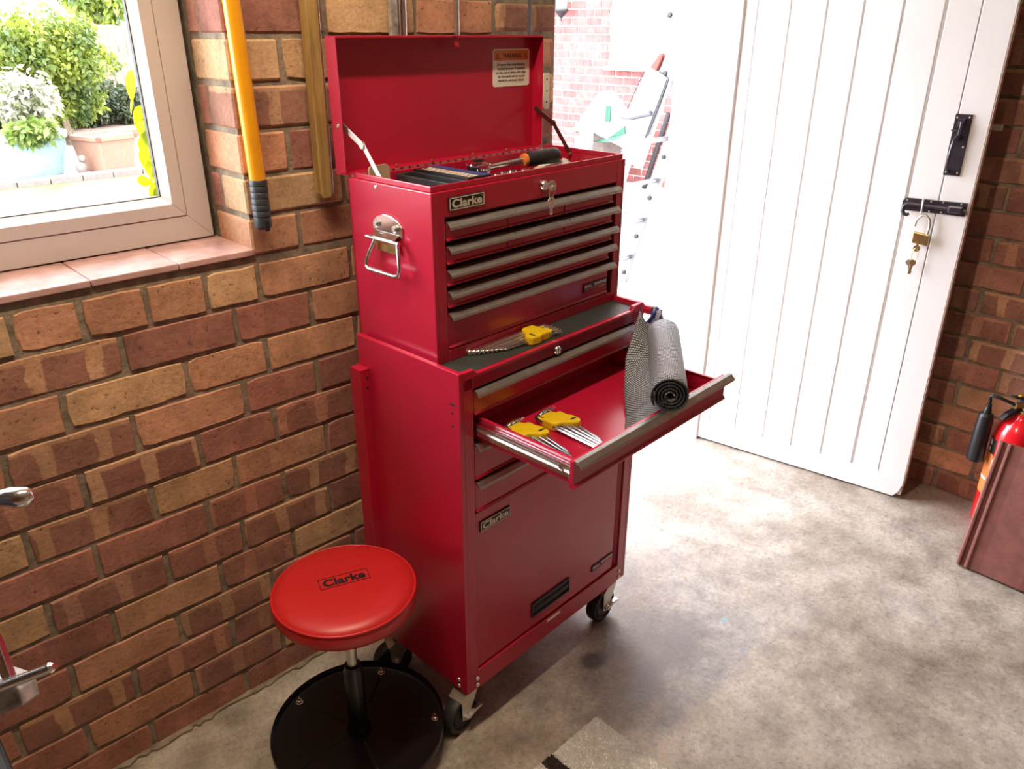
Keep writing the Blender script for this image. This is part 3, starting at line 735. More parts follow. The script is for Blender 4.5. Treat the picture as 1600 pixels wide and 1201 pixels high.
# castors
def castor(x, y, ang, brake):
    c = bpy.data.objects.new('castor', None); C.objects.link(c); c.parent = cab; c.location = (x, y, 0); c.rotation_euler = (0, 0, ang)
    # local: wheel axle along y, trail towards -x
    R = 0.044; tx = -0.026
    mb = MB(); mb.lathe([(0.018, 0), (0.018, 0.004), (0.012, 0.006), (0.012, 0.012)], (0, 0, 0.102), (0, 0, 1), 20)
    mb.lathe([(0.020, 0), (0.020, 0.003)], (0, 0, 0.099), (0, 0, 1), 20)
    for s_ in (-1, 1):
        y0 = s_*0.0165
        mb.prism([(0.017, y0, 0.100), (-0.022, y0, 0.100), (-0.038, y0, 0.088), (tx-0.010, y0, 0.036), (tx, y0, 0.032), (tx+0.010, y0, 0.036)], (0, 0, 0), (0, 0.002*s_, 0))
    mb.box(-0.024, 0.017, -0.0185, 0.0185, 0.0975, 0.1000)
    mb.prism([(-0.024, -0.0185, 0.0995), (-0.024, 0.0185, 0.0995), (-0.039, 0.0185, 0.0875), (-0.039, -0.0185, 0.0875)], (0, 0, 0), (0, 0, -0.002))
    put('fork', mb, 'zinc', c, bevel=0.001)
    put('wheel', MB().lathe([(0.014, -0.0125), (0.030, -0.0125), (0.031, -0.009), (0.0335, -0.009), (0.036, -0.0145), (R-0.002, -0.0135), (R, -0.010), (R, 0.010), (R-0.002, 0.0135), (0.036, 0.0145), (0.0335, 0.010), (0.031, 0.010), (0.030, 0.0125), (0.014, 0.0125)], (tx, 0, R), (0, 1, 0), 36), 'black_rubber', c, smooth=True)
    put('axle_nut', MB().lathe([(0.0075, 0), (0.0075, 0.005), (0.004, 0.006), (0.004, 0.009)], (tx, -0.018, R), (0, -1, 0), 6), 'steel', c)
    if brake:
        b = MB(); b.prism([(tx+0.002, -0.024, 0.040), (tx+0.022, -0.026, 0.050), (tx+0.044, -0.026, 0.047), (tx+0.046, -0.026, 0.043), (tx+0.022, -0.026, 0.042), (tx+0.004, -0.024, 0.032)], (0, 0, 0), (0, 0.012, 0))
        put('brake_lever', b, 'steel', c, bevel=0.001)
castor(0.030, 0.034, math.radians(6), True)
castor(0.512, 0.028, math.radians(2), True)
castor(0.032, 0.252, math.radians(-20), False)
castor(0.512, 0.252, math.radians(20), False)

# ------------------------------------------------------------------ tool chest on top
cz0 = 0.8262
co = Vector((0.0185, 0.0742, cz0))
chest = thing('tool_chest', 'red steel tool chest with raised lid standing on the rolling cabinet', 'tool chest', cab_w(*co), TH)
OFF = -co
X0, X1, Y0, Y1, Z1 = 0.0185, 0.5475, 0.0742, 0.3005, 1.1265
b = MB(OFF); t = 0.008
b.box(X0, X0+t, Y0, Y1, cz0, Z1); b.box(X1-t, X1, Y0, Y1, cz0, Z1); b.box(X0, X1, Y1-t, Y1, cz0, Z1)
b.box(X0+t, X1-t, Y0+0.004, Y1-t, cz0, cz0+0.012)
b.box(X0+t, 0.0465, Y0, Y0+t, cz0, Z1); b.box(0.5225, X1-t, Y0, Y0+t, cz0, Z1)
b.box(0.0465, 0.5225, Y0, Y0+t, 1.0835, Z1); b.box(0.0465, 0.5225, Y0-0.001, Y0+t, cz0, 0.8475)
b.box(X0+t, X1-t, Y0+t, Y1-t, 1.079, 1.084)                       # floor of the top tray
# turned-up rim
rz = 1.1365
b.box(X0+0.004, X0+0.007, Y0+0.004, Y1-0.02, Z1, rz); b.box(X1-0.007, X1-0.004, Y0+0.004, Y1-0.01, Z1, rz); b.box(X0+0.004, X1-0.004, Y0+0.004, Y0+0.0075, Z1, rz)
put('body', b, 'red', chest, bevel=0.0015)
put('interior', MB(OFF).box(0.040, 0.528, 0.10, 0.104, 0.84, 1.08), 'dark_void', chest)
tops = [1.0755, 1.034, 0.993, 0.9555, 0.916]; bots = [1.0425, 1.002, 0.9645, 0.925, 0.8495]
sx = [0.0485, 0.1985, 0.3585, 0.5145]; hxs = [0.050, 0.2105, 0.3675, 0.5305]
for r in range(5):
    if r < 2:
        for k in range(3):
            drawer(chest, sx[k]+0.0013, sx[k+1]-0.0013, bots[r], tops[r], Y0+0.002, OFF, hxs[k]+0.0008, hxs[k+1]-0.0008)
    else: drawer(chest, sx[0], sx[3]-0.006*(r > 2), bots[r], tops[r], Y0+0.002, OFF, 0.050, 0.5295 if r == 2 else 0.526)
clarke_badge(chest, 0.0545, 0.1365, 1.093, 1.1155, Y0, OFF)
ball_badge(chest, 0.4255, 0.505, 0.8665, 0.8845, Y0+0.002, OFF)
put('lock', MB(OFF).lathe([(0.0105, 0), (0.0105, 0.004), (0.0085, 0.008), (0.0075, 0.007), (0.0, 0.007)], (0.2905, Y0, 1.1065), (0, -1, 0), 20), 'chrome', chest, smooth=True)
put('rivet', MB(OFF).lathe([(0.0042, 0), (0.0036, 0.0016), (0, 0.0022)], (X0, 0.219, 1.1185), (-1, 0, 0), 12), 'chrome', chest, smooth=True)
# lid
LY0, LY1, LZ0, LZ1 = 0.3035, 0.334, 1.1285, 1.3575
l = MB(OFF); t = 0.0016
l.box(X0, X1, LY1-t, LY1, LZ0, LZ1)
for xa, xb in ((X0, X0+t), (X1-t, X1)):
    l.prism([(xa, LY0, LZ0+0.004), (xa, LY1, LZ0), (xa, LY1, LZ1-0.006), (xa, LY1-0.004, LZ1), (xa, LY0+0.003, LZ1), (xa, LY0, LZ1-0.003)], (0, 0, 0), (xb-xa, 0, 0))
l.box(X0, X1, LY0, LY1, LZ1-t, LZ1); l.box(X0, X1, LY0, LY1, LZ0, LZ0+t)
l.box(X0, 0.286, LY0, LY0+0.0016, LZ1-0.004, LZ1-0.0005); l.box(0.297, X1, LY0, LY0+0.0016, LZ1-0.004, LZ1-0.0005)
lid = put('lid', l, 'red', chest, bevel=0.0006)
ct = MB(OFF); ct.prism([(0.289, LY0+0.004, 1.357), (0.306, LY0+0.004, 1.357), (0.304, LY0+0.004, 1.336), (0.296, LY0+0.004, 1.336)], (0, 0, 0), (0, 0.002, 0)); ct.box(0.2955, 0.3045, LY0+0.004, LY0+0.016, 1.336, 1.3385)
put('lid_catch', ct, 'red', lid, bevel=0.0006)
put('rivet', MB(OFF).lathe([(0.0042, 0), (0.0036, 0.0016), (0, 0.0022)], (X0, 0.316, 1.2125), (-1, 0, 0), 12), 'chrome', lid, smooth=True)
lx0, lx1, lz0, lz1 = 0.4215, 0.5330, 1.2580, 1.3315
ly = LY1-t-0.0006
def rrect(x0, x1, z0, z1, r, n=5):
    pts = []
    for cx, cz, a0 in ((x1-r, z0+r, -PI/2), (x1-r, z1-r, 0), (x0+r, z1-r, PI/2), (x0+r, z0+r, PI)):
        for i in range(n): a = a0 + PI/2*i/(n-1); pts.append((cx+r*math.cos(a), cz+r*math.sin(a)))
    return pts
wlab = put('warning_label', MB(OFF).extr_y(rrect(lx0, lx1, lz0, lz1, 0.006), ly-0.0003, ly+0.0006), 'label_paper', lid)
put('label_band', MB(OFF).extr_y([(lx0+0.0035, 1.309), (lx1-0.003, 1.309), (lx1-0.003, 1.3245), (lx1-0.0075, 1.3285), (lx0+0.0075, 1.3285), (lx0+0.0035, 1.3245)], ly-0.0006, ly-0.0002), 'orange_print', wlab)
put('lettering', text_mb('WARNING', 0.452, 0.506, 1.3135, 1.3225, ly-0.0008, 0.02, OFF), 'black_ink', wlab)
for xx in (0.430, 0.515):
    put('warning_triangle', MB(OFF).extr_y([(xx, 1.313), (xx+0.011, 1.313), (xx+0.0055, 1.3235)], ly-0.0009, ly-0.0006), 'black_ink', wlab)
    put('warning_triangle', MB(OFF).extr_y([(xx+0.0016, 1.3139), (xx+0.0094, 1.3139), (xx+0.0055, 1.3215)], ly-0.0011, ly-0.0008), 'orange_print', wlab)
    put('warning_triangle', MB(OFF).box(xx+0.0051, xx+0.0059, ly-0.0013, ly-0.0011, 1.315, 1.3195), 'black_ink', wlab)
lines = ['If more than one heavily', 'loaded drawer is opened', 'at the same time unit may', 'tip forward which could', 'result in serious injury']
for i, tx in enumerate(lines):
    z = 1.2985 - i*0.0077; hw = (0.0415, 0.0415, 0.0455, 0.041, 0.040)[i]
    put('lettering', text_mb(tx, 0.4765-hw, 0.4765+hw, z-0.0012, z+0.0053, ly-0.0008, 0.018, OFF), 'black_ink', wlab)
# piano hinge
hm = MB(OFF)
for i in range(26):
    xa = X0+0.012+i*0.0197
    hm.cyl((xa, Y1+0.0018, LZ0-0.001), (xa+0.0115, Y1+0.0018, LZ0-0.001), 0.0022, 8)
put('hinge', hm, 'steel', lid, smooth=True)
for xx in (0.102, 0.19, 0.30, 0.40):
    put('hinge_bracket', MB(OFF).box(xx, xx+0.03, Y1-t-0.0085, Y1-t-0.006, 1.09, 1.127), 'red', chest, bevel=0.001)
    put('hinge_screw', MB(OFF).lathe([(0.003, 0), (0.0026, 0.0014), (0, 0.002)], (xx+0.032, LY0-0.0005, LZ0+0.006), (0, -1, 0), 10), 'brass', lid, smooth=True)
# folding stays
def stay(x, mat):
    a = Vector((x, 0.316, 1.212)); e = Vector((x, 0.263, 1.184)); f = Vector((x, 0.213, 1.124))
    def bar(p, q_, w, dx, t=0.0016):
        d_ = (q_-p).normalized(); n_ = Vector((0, -d_.z, d_.y))
        return [(x+dx, (p-n_*w).y, (p-n_*w).z), (x+dx, (q_-n_*w).y, (q_-n_*w).z), (x+dx, (q_+n_*w).y, (q_+n_*w).z), (x+dx, (p+n_*w).y, (p+n_*w).z)], t
    mb = MB(OFF)
    for p_, q_, w, dx in ((a, e+Vector((0, -0.006, -0.003)), 0.0055, 0.0), (e, f, 0.0048, 0.0018)):
        pts, t_ = bar(p_, q_, w, dx); mb.prism(pts, (0, 0, 0), (t_, 0, 0))
    s_ = put('lid_stay', mb, mat, chest, bevel=0.0005)
    put('stay_rivet', MB(OFF).lathe([(0.0065, -0.0012), (0.0065, 0.0038), (0.003, 0.005)], (x, e.y, e.z), (1, 0, 0), 14), mat, s_, smooth=True)
    put('stay_rivet', MB(OFF).lathe([(0.004, -0.0012), (0.004, 0.004), (0.002, 0.0052)], (x, f.y, f.z), (1, 0, 0), 12), 'brass', s_, smooth=True)
stay(0.0275, 'zinc'); stay(0.5345, 'shaded_zinc')
# carrying handle on the left end
hp = MB(OFF)
hpts = [(0.150, 1.041), (0.150, 1.058), (0.160, 1.068), (0.178, 1.0745), (0.200, 1.0755), (0.218, 1.070), (0.229, 1.061), (0.231, 1.050), (0.228, 1.041)]
hp.prism([(X0, y, z) for y, z in hpts], (0, 0, 0), (-0.003, 0, 0))
hp.prism([(X0-0.003, 0.158, 1.043), (X0-0.003, 0.224, 1.043), (X0-0.014, 0.222, 1.034), (X0-0.016, 0.160, 1.034)], (0, 0, 0), (0, 0, 0.0025))
ch = put('carry_handle', hp, 'chrome', chest, bevel=0.0018)
hr = MB(OFF)
path = [(X0-0.012, 0.222, 1.030), (X0-0.017, 0.231, 1.010), (X0-0.021, 0.240, 0.990), (X0-0.023, 0.238, 0.979), (X0-0.0235, 0.231, 0.976), (X0-0.0235, 0.158, 0.976), (X0-0.023, 0.149, 0.979), (X0-0.021, 0.147, 0.990), (X0-0.017, 0.153, 1.010), (X0-0.012, 0.160, 1.030)]
path = [(x, y-0.008, z+0.002) for x, y, z in path]
hr.tube(path, 0.0042, 12)
put('handle_loop', hr, 'chrome', ch, smooth=True)
put('handle_hinge', MB(OFF).cyl((X0-0.012, 0.1485, 1.0325), (X0-0.012, 0.238, 1.0325), 0.0042, 12), 'chrome', ch, smooth=True)
put('grip_plate', MB(OFF).box(X0-0.006, X0-0.001, 0.158, 0.222, 1.010, 1.034), 'brass', ch, bevel=0.001)
for y_, z_ in ((0.166, 1.055), (0.217, 1.057)):
    put('hex_bolt', MB(OFF).lathe([(0.0068, 0), (0.0068, 0.0045), (0.005, 0.006), (0, 0.006)], (X0-0.003, y_, z_), (-1, 0, 0), 6), 'steel', ch)
# keys in the chest lock
kt = thing('chest_keys', 'steel key on a ring hanging from the lock of the red tool chest', 'keys', cab_w(0.297, Y0-0.014, 1.052), TH)
KO = (-0.297, -(Y0-0.014), -1.052)
put('lock_key', MB(KO).box(0.284, 0.297, Y0-0.018, Y0-0.0165, 1.104, 1.109).lathe([(0.0095, 0), (0.0095, 0.0016)], (0.2955, Y0-0.0185, 1.1065), (0.3, 1, 0), 14), 'steel', kt, bevel=0.0004)
put('key_ring', MB(KO).tube([(0.2985+0.0075*math.cos(a), Y0-0.017-0.004*math.sin(a), 1.0945+0.012*math.sin(a)) for a in [2*PI*i/20 for i in range(20)]], 0.0009, 6, True), 'steel', kt)
kmb = MB(KO); kmb.lathe([(0.0105, 0), (0.0105, 0.0016)], (0.298, Y0-0.0165, 1.0755), (0, 1, 0), 18); kmb.box(0.2945, 0.3015, Y0-0.0165, Y0-0.0149, 1.052, 1.068); kmb.box(0.2925, 0.2975, Y0-0.0165, Y0-0.0149, 1.0535, 1.0575); kmb.box(0.293, 0.297, Y0-0.0165, Y0-0.0149, 1.060, 1.063)
put('hanging_key', kmb, 'steel', kt, bevel=0.0005)
put('key_hole', MB(KO).lathe([(0.0016, 0), (0.0016, 0.0004)], (0.298, Y0-0.0166, 1.081), (0, -1, 0), 10), 'black_ink', kt)

# ---- contents of the chest
def obx(x, y, z): return cab_w(x, y, z)
card = thing('beige_card', 'beige rounded card standing in the left back corner of the open tool chest', 'card', obx(0.066, 0.268, 1.084), TH)
put('sheet', MB().extr_y(rrect(-0.023, 0.023, 0.0, 0.062, 0.008), 0, 0.003), 'card', card)
sbx = thing('socket_box', 'black open plastic tray with printed lid edge inside the tool chest', 'tool box', obx(0.150, 0.195, 1.084), TH)
q = MB(); q.box(-0.046, 0.055, -0.075, 0.075, 0.0, 0.012); q.box(-0.046, -0.042, -0.075, 0.075, 0, 0.042); q.box(-0.046, 0.055, -0.075, -0.071, 0, 0.042); q.box(-0.046, 0.055, 0.071, 0.075, 0, 0.042); q.box(-0.008, -0.004, -0.075, 0.075, 0, 0.042); q.box(0.051, 0.055, -0.075, 0.075, 0, 0.042)
put('tray', q, 'grip', sbx, bevel=0.0015)
put('printed_flap', MB().box(-0.004, 0.054, -0.074, 0.074, 0.039, 0.0465), 'black_plastic', sbx, bevel=0.0008)
rp = random.Random(4)
pm = MB(); pm2 = MB()
for r_ in range(3):
    x_ = 0.004 + r_*0.009
    y_ = -0.068
    while y_ < 0.06:
        w_ = rp.uniform(0.004, 0.012); pm.box(x_, x_+0.0055, y_, y_+w_, 0.0465, 0.0469); y_ += w_ + 0.003
pm2.box(0.033, 0.053, -0.072, 0.072, 0.0465, 0.0468)
put('print_marks', pm, 'cream', sbx); put('print_band', pm2, 'blue_print', sbx)
# ratchet handle
rat = thing('ratchet', 'chrome ratchet wrench with a black and orange grip lying in the tool chest', 'ratchet', obx(0.252, 0.205, 1.122), TH + math.radians(-6))
put('head', MB().lathe([(0.016, 0), (0.0235, 0.003), (0.0245, 0.012), (0.0235, 0.020), (0.016, 0.023), (0.0, 0.0235)], (0, 0, -0.006), (0, 0, 1), 22), 'chrome', rat, smooth=True)
put('selector', MB().box(-0.010, 0.012, -0.004, 0.004, 0.017, 0.021), 'black_plastic', rat, bevel=0.001)
put('shaft', MB().tube([(0.012, 0, 0.004), (0.03, 0, 0.004), (0.045, 0, 0.005), (0.118, 0, 0.009)], [0.009, 0.0055, 0.0055, 0.006], 12), 'chrome', rat, smooth=True)
put('grip_collar', MB().lathe([(0.0115, 0), (0.0125, 0.004), (0.0125, 0.009)], (0.114, 0, 0.009), (1, 0, 0.02), 18), 'orange_print', rat, smooth=True)
put('grip', MB().lathe([(0.0125, 0), (0.0150, 0.010), (0.0145, 0.04), (0.0158, 0.070), (0.0150, 0.082), (0.011, 0.088), (0, 0.090)], (0.121, 0, 0.0092), (1, 0, 0.02), 18), 'black_rubber', rat, smooth=True)
so = random.Random(9)
for i, (x_, y_) in enumerate(((0.205, 0.165), (0.225, 0.14), (0.25, 0.15), (0.272, 0.155), (0.30, 0.16), (0.285, 0.13), (0.325, 0.15))):
    o = put('socket', MB().lathe([(0.008, 0), (0.009, 0.002), (0.009, 0.018), (0.0075, 0.022), (0.005, 0.022), (0.005, 0.012), (0, 0.012)], (0, 0, 0), (0, 0, 1), 14), 'chrome', smooth=True)
    o.location = obx(x_, y_, 1.1005)
    tag(o, 'small chrome socket in the open top tray of the tool chest', 'socket', 'chrome sockets in the tool chest tray')
st = thing('socket_rail', 'black plastic rack holding the chrome sockets in the tool chest', 'socket rack', obx(0.265, 0.15, 1.084), TH)
put('rack', MB().box(-0.062, 0.26, -0.062, 0.10, 0, 0.016), 'black_plastic', st, bevel=0.002)
put('rack_label', MB().box(0.035, 0.08, -0.028, 0.03, 0.016, 0.018), 'white_print', st)
cl = MB(); rc = random.Random(2)
n = 9
for i in range(n):
    for j in range(n):
        x_ = (i/(n-1)-.5)*0.085; y_ = (j/(n-1)-.5)*0.09
        cl.v.append(Vector((x_, y_, 0.030 + 0.016*noise.noise(Vector((x_*45, y_*45, 2))) - 0.022*((i/(n-1)-.5)**2+(j/(n-1)-.5)**2)*2)))
for i in range(n-1):
    for j in range(n-1): cl.f.append((i*n+j, (i+1)*n+j, (i+1)*n+j+1, i*n+j+1))
rag = put('cloth', cl, 'glove', smooth='all'); so_ = rag.modifiers.new('thick', 'SOLIDIFY'); so_.thickness = 0.003
rag.location = obx(0.478, 0.19, 1.086); rag.rotation_euler = (0, 0, TH)
tag(rag, 'crumpled pale cloth in the right corner of the tool chest', 'cloth')

# ---- hex key sets
def hex_set(label, loc, rotz, ball, flip):
    """keys along local +x (long ends), holder at the origin, short ends stick out on the -x side"""
    hs = thing('hex_key_set', label, 'hex key set', loc, rotz, 'hex key sets in yellow holders')
    hd = MB(); hd.extr_z([(-0.020, -0.027), (0.006, -0.027), (0.014, -0.022), (0.016, -0.008), (0.030, 0.004), (0.036, 0.016), (0.030, 0.026), (0.010, 0.027), (0.0, 0.022), (-0.020, 0.022)], 0.0, 0.0175)
    h = put('holder', hd, 'yellow', hs, bevel=0.0035)
    hd2 = MB(); hd2.extr_z([(-0.036, -0.022), (-0.018, -0.025), (-0.018, 0.020), (-0.036, 0.014)], 0.0, 0.0135)
    put('holder_clip', hd2, 'yellow', h, bevel=0.0025)
    put('print_mark', MB().box(0.018, 0.0225, 0.008, 0.022, 0.0175, 0.0178), 'black_ink', h)
    for i in range(9):
        r_ = (0.0009 + 0.00030*(8-i))*(1.25 if ball else 1.0); y_ = -0.0235 + i*0.0055 - (0.0006 if i < 3 else 0); L = 0.130 - 0.0075*i; z_ = 0.0085 + (0.0025 if i % 2 else 0)
        yt = y_*0.72 - 0.003
        mb = MB(); tip = (0.015+L, yt, max(r_+0.0003, 0.0042))
        mb.tube([(-0.030, y_, z_), (0.012, y_*0.97, z_), tip], r_, 6)
        e = 0.010 + 0.0016*(9-i)
        mb.tube([(-0.030, y_, z_), (-0.036, y_+0.0008, z_+0.001), (-0.0395, y_+0.004, z_+0.0016), (-0.041, y_+0.008, z_+0.002), (-0.0425, y_+e, z_+0.004)], r_, 6)
        if ball:
            mb.ball(tip, r_*1.45+0.0004, 8, 6)
        put('hex_key', mb, 'steel' if ball else 'bright_steel', hs, smooth=True)
hex_set('hex key set in a yellow holder on the black mat above the drawers', cab_w(0.236, 0.040, 0.8264), TH + PI - 0.07, True, 1)
hex_set('hex key set in a yellow holder nearest the left side of the open drawer', cab_w(0.1065, -0.062, 0.7003), TH - PI/2 - 0.05, False, 1)
hex_set('hex key set in a yellow holder in the open drawer beside the mesh liner', cab_w(0.180, -0.074, 0.7003), TH - PI/2 - 0.05, False, 1)

# ---- rolled mesh drawer liner
rl = thing('drawer_liner', 'roll of black mesh drawer liner lying across the open drawer', 'drawer liner', cab_w(0.28, -0.22, 0.70), TH)
LO = (-0.28, 0.22, -0.70)
p0 = Vector((0.276, -0.245, 0.7835)); p1 = Vector((0.506, -0.078, 0.7945)); axv = (p1-p0); Lr = axv.length; axv.normalize()
su = axv.cross(Vector((0, 0, 1))).normalized(); sv = su.cross(axv)
turns, r_in, r_out = 4.6, 0.006, 0.0335
NS = 150; NL = 10
def spiral_strip(mb, uvs, ta, tb, ns):
    base = len(mb.v); s_acc = 0; prev = None
    for i in range(ns+1):
        tt = ta + (tb-ta)*i/ns
        th_ = tt*2*PI; r_ = r_in + (r_out-r_in)*tt/turns + 0.0005*math.sin(th_*9)
        pt = su*math.cos(th_)*r_ + sv*math.sin(th_)*r_
        if prev is not None: s_acc += (pt-prev).length
        prev = pt
        for j in range(NL+1):
            mb.v.append(p0 + pt + axv*(Lr*j/NL) + mb.o); uvs.append((s_acc, Lr*j/NL))
    for i in range(ns):
        for j in range(NL):
            a = base + i*(NL+1)+j; mb.f.append((a, a+1, a+NL+2, a+NL+1))
mb = MB(LO); uvs = []; spiral_strip(mb, uvs, 0, turns, NS); mb.uv = uvs
ro = put('roll', mb, 'liner_roll', rl, smooth='all'); sd = ro.modifiers.new('thick', 'SOLIDIFY'); sd.thickness = 0.0022; sd.offset = 0
# frayed cord ends showing at the front of the roll
ce = MB(LO)
for i in range(230):
    tt = turns*math.sqrt((i+0.5)/230); th_ = tt*2*PI; r_ = r_in + (r_out-r_in)*tt/turns
    c_ = p0 + su*math.cos(th_)*r_ + sv*math.sin(th_)*r_
    ce.ball(c_ + axv*0.0005, 0.0021, 6, 4)
put('cord_ends', ce, 'black_rubber', rl, smooth='all')['kind'] = 'stuff'
# unrolled tongue
mb = MB(LO); uvs = []
left = [Vector((0.222, -0.190, 0.7015)), Vector((0.285, -0.148, 0.7035)), Vector((0.355, -0.092, 0.722)), Vector((0.415, -0.050, 0.760)), Vector((0.468, -0.030, 0.800)), Vector((0.500, -0.020, 0.832))]
def lerp_path(P, t_):
    k = min(int(t_*(len(P)-1)), len(P)-2); f_ = t_*(len(P)-1)-k; return P[k].lerp(P[k+1], f_)
NU, NV = 30, 14
for i in range(NU+1):
    t_ = i/NU
    a = lerp_path(left, t_); b_ = p0.lerp(p1, 0.14 + 0.86*t_) - Vector((0, 0, 0.034)) + su*0.004
    for j in range(NV+1):
        w_ = j/NV
        pt = a.lerp(b_, w_); pt.z += 0.006*math.sin(w_*PI)*math.sin(t_*7) - 0.010*math.sin(w_*PI)*t_
        pt.z = max(pt.z, 0.7012)
        mb.v.append(pt + mb.o); uvs.append((t_*0.33, w_*0.10*(1-0.3*t_)))
for i in range(NU):
    for j in range(NV):
        a = i*(NV+1)+j; mb.f.append((a, a+1, a+NV+2, a+NV+1))
mb.uv = uvs
le = put('loose_end', mb, 'liner_roll', rl, smooth='all'); sd = le.modifiers.new('thick', 'SOLIDIFY'); sd.thickness = 0.002; sd.offset = 1
# crumpled blue and white packet behind the roll
pk = MB(); n = 12
for i in range(n):
    for j in range(n):
        x_ = (i/(n-1)-.5)*0.075; z_ = j/(n-1)*0.115
        pk.v.append(Vector((x_*(1-0.35*j/(n-1)), 0.016*noise.noise(Vector((x_*40, z_*40, 1))), z_ + 0.006*noise.noise(Vector((x_*60, z_*50, 5))))))
for i in range(n-1):
    for j in range(n-1): pk.f.append((i*n+j, (i+1)*n+j, (i+1)*n+j+1, i*n+j+1))
m_, nt_, b_ = new_mat('blue_white_film')
nn = tex_noise(nt_, tc(nt_), 45, 3); rr_ = ramp(nt_, nn.outputs['Fac'], [(0.46, (0.04, 0.10, 0.55)), (0.52, (0.75, 0.78, 0.85))])
lnk(nt_, rr_.outputs['Color'], b_.inputs['Base Color']); b_.inputs['Roughness'].default_value = 0.2
MT['film'] = m_
po = put('plastic_packet', pk, 'film', smooth='all'); po.location = cab_w(0.535, -0.030, 0.742); po.rotation_euler = (0.15, 0, TH-0.3); po.scale = (0.8, 0.8, 0.8)
sd = po.modifiers.new('thick', 'SOLIDIFY'); sd.thickness = 0.001
tag(po, 'crumpled blue and white plastic packet standing behind the mesh liner', 'packet')

# ------------------------------------------------------------------ mechanic's stool
stool = thing('workshop_stool', 'round red padded workshop stool on a black tray base', 'stool', (0.5967, -0.2931, 0), 0)
RB, RS, ZS = 0.1755, 0.134, 0.419
put('base_tray', MB().lathe([(0.03, 0.048), (RB-0.012, 0.046), (RB-0.004, 0.049), (RB-0.0015, 0.060), (RB, 0.064), (RB+0.001, 0.062), (RB, 0.046), (RB-0.006, 0.042), (0.03, 0.042)], (0, 0, 0), (0, 0, 1), 64), 'black_paint', stool, smooth=True)
for k in range(5):
    a = math.radians(38 + 72*k); c_, s_ = math.cos(a), math.sin(a)
    put('tray_rib', MB().prism([(c_*0.035 - s_*w, s_*0.035 + c_*w, z) for w, z in ((-0.004, 0.0465), (0, 0.0505), (0.004, 0.0465))], (0, 0, 0), (c_*0.105, s_*0.105, 0)), 'black_paint', stool)
for k in range(5):
    a = math.radians(38 + 72*k); x_, y_ = 0.157*math.cos(a), 0.157*math.sin(a)
    bo = put('castor_bolt', MB().lathe([(0.0085, 0), (0.0085, 0.002), (0.0065, 0.0022), (0.0065, 0.007), (0.004, 0.0075), (0.004, 0.013), (0.0025, 0.015), (0, 0.0155)], (x_, y_, 0.0465), (0, 0, 1), 10), 'chrome', stool, smooth=True)
    cw = MB(); cw.cyl((x_, y_, 0.03), (x_, y_, 0.045), 0.008, 10); cw.lathe([(0.006, -0.011), (0.0165, -0.010), (0.0185, -0.006), (0.0185, 0.006), (0.0165, 0.010), (0.006, 0.011)], (x_+0.008, y_, 0.0187), (0, 1, 0), 16)
    put('castor', cw, 'black_plastic', stool, smooth=True)
put('column', MB().lathe([(0.024, 0.047), (0.0245, 0.052), (0.0225, 0.056), (0.0225, 0.060), (0.021, 0.062), (0.0205, 0.066), (0.0195, 0.070), (0.0195, 0.205), (0.0165, 0.2125), (0.0165, 0.222), (0.012, 0.224)], (0, 0, 0), (0, 0, 1), 28), 'black_paint', stool, smooth=True)
put('gas_strut', MB().cyl((0, 0, 0.215), (0, 0, 0.375), 0.0105, 20), 'steel', stool, smooth=True)
put('seat_plate', MB().lathe([(0.05, 0.366), (0.11, 0.368), (0.115, 0.374)], (0, 0, 0), (0, 0, 1), 36), 'black_paint', stool, smooth=True)
prof = [(0.02, 0.372), (RS-0.012, 0.372), (RS-0.004, 0.3755), (RS+0.0005, 0.384), (RS+0.001, 0.398), (RS-0.001, 0.407), (RS-0.004, 0.4115), (RS-0.010, 0.4165), (RS-0.022, 0.4205), (RS-0.05, 0.4235), (0.05, 0.4245), (0, 0.4245)]
seat = put('seat', MB().lathe(prof, (0, 0, 0), (0, 0, 1), 72), 'vinyl', stool, smooth='all')
put('piping', MB().tube([((RS-0.0012)*math.cos(2*PI*i/72), (RS-0.0012)*math.sin(2*PI*i/72), 0.4095) for i in range(72)], 0.0026, 8, True), 'vinyl', seat, smooth='all')
ca = math.radians(46.1) - PI/2
def seat_text():
    lt = text_mb('Clarke', -0.040, 0.040, -0.010, 0.012, 0.4252, 0.035, plane='xy')
    bd = MB()
    for a in ((-0.047, 0.047, 0.0155, 0.0167), (-0.047, 0.047, -0.0147, -0.0135), (-0.047, -0.0458, -0.0147, 0.0167), (0.0458, 0.047, -0.0147, 0.0167)):
        bd.box(a[0], a[1], a[2], a[3], 0.4247, 0.4252)
    for m, nm in ((lt, 'lettering'), (bd, 'logo_border')):
        o = put(nm, m, 'black_ink', seat); o.rotation_euler = (0, 0, math.radians(-20)); o.location = (0.004, 0.004, 0)
seat_text()

# ------------------------------------------------------------------ things on the window wall
def rod_thing(name, label, cat, pts, r, mat, extra=None, seg=16):
    base = Vector(pts[-1])
    th_ = thing(name, label, cat, base)
    put('shaft', MB(-base).tube(pts, r, seg), mat, th_, smooth=True)
    return th_, -base
b0, b1, b2 = Vector((0.674, -0.030, 2.05)), Vector((0.6595, -0.028, 1.115)), Vector((0.6585, -0.028, 1.045))
b0 = b1 + (Vector((0.6525, -0.030, 1.41)) - b1) * 3.0
yh, o_ = rod_thing('broom_handle', 'long orange-yellow tubular handle with ribbed grey grip hanging by the window', 'broom', [b0, b1], 0.0145, 'orange_tube')
g = MB(o_)
dv = (b2-b1)
pr = []
for i in range(6):
    h0 = i*0.011; pr += [(0.0150, h0), (0.0158, h0+0.001), (0.0158, h0+0.0095), (0.0146, h0+0.0105)]
pr += [(0.0155, 0.068), (0.0155, 0.084), (0.012, 0.0875), (0, 0.0875)]
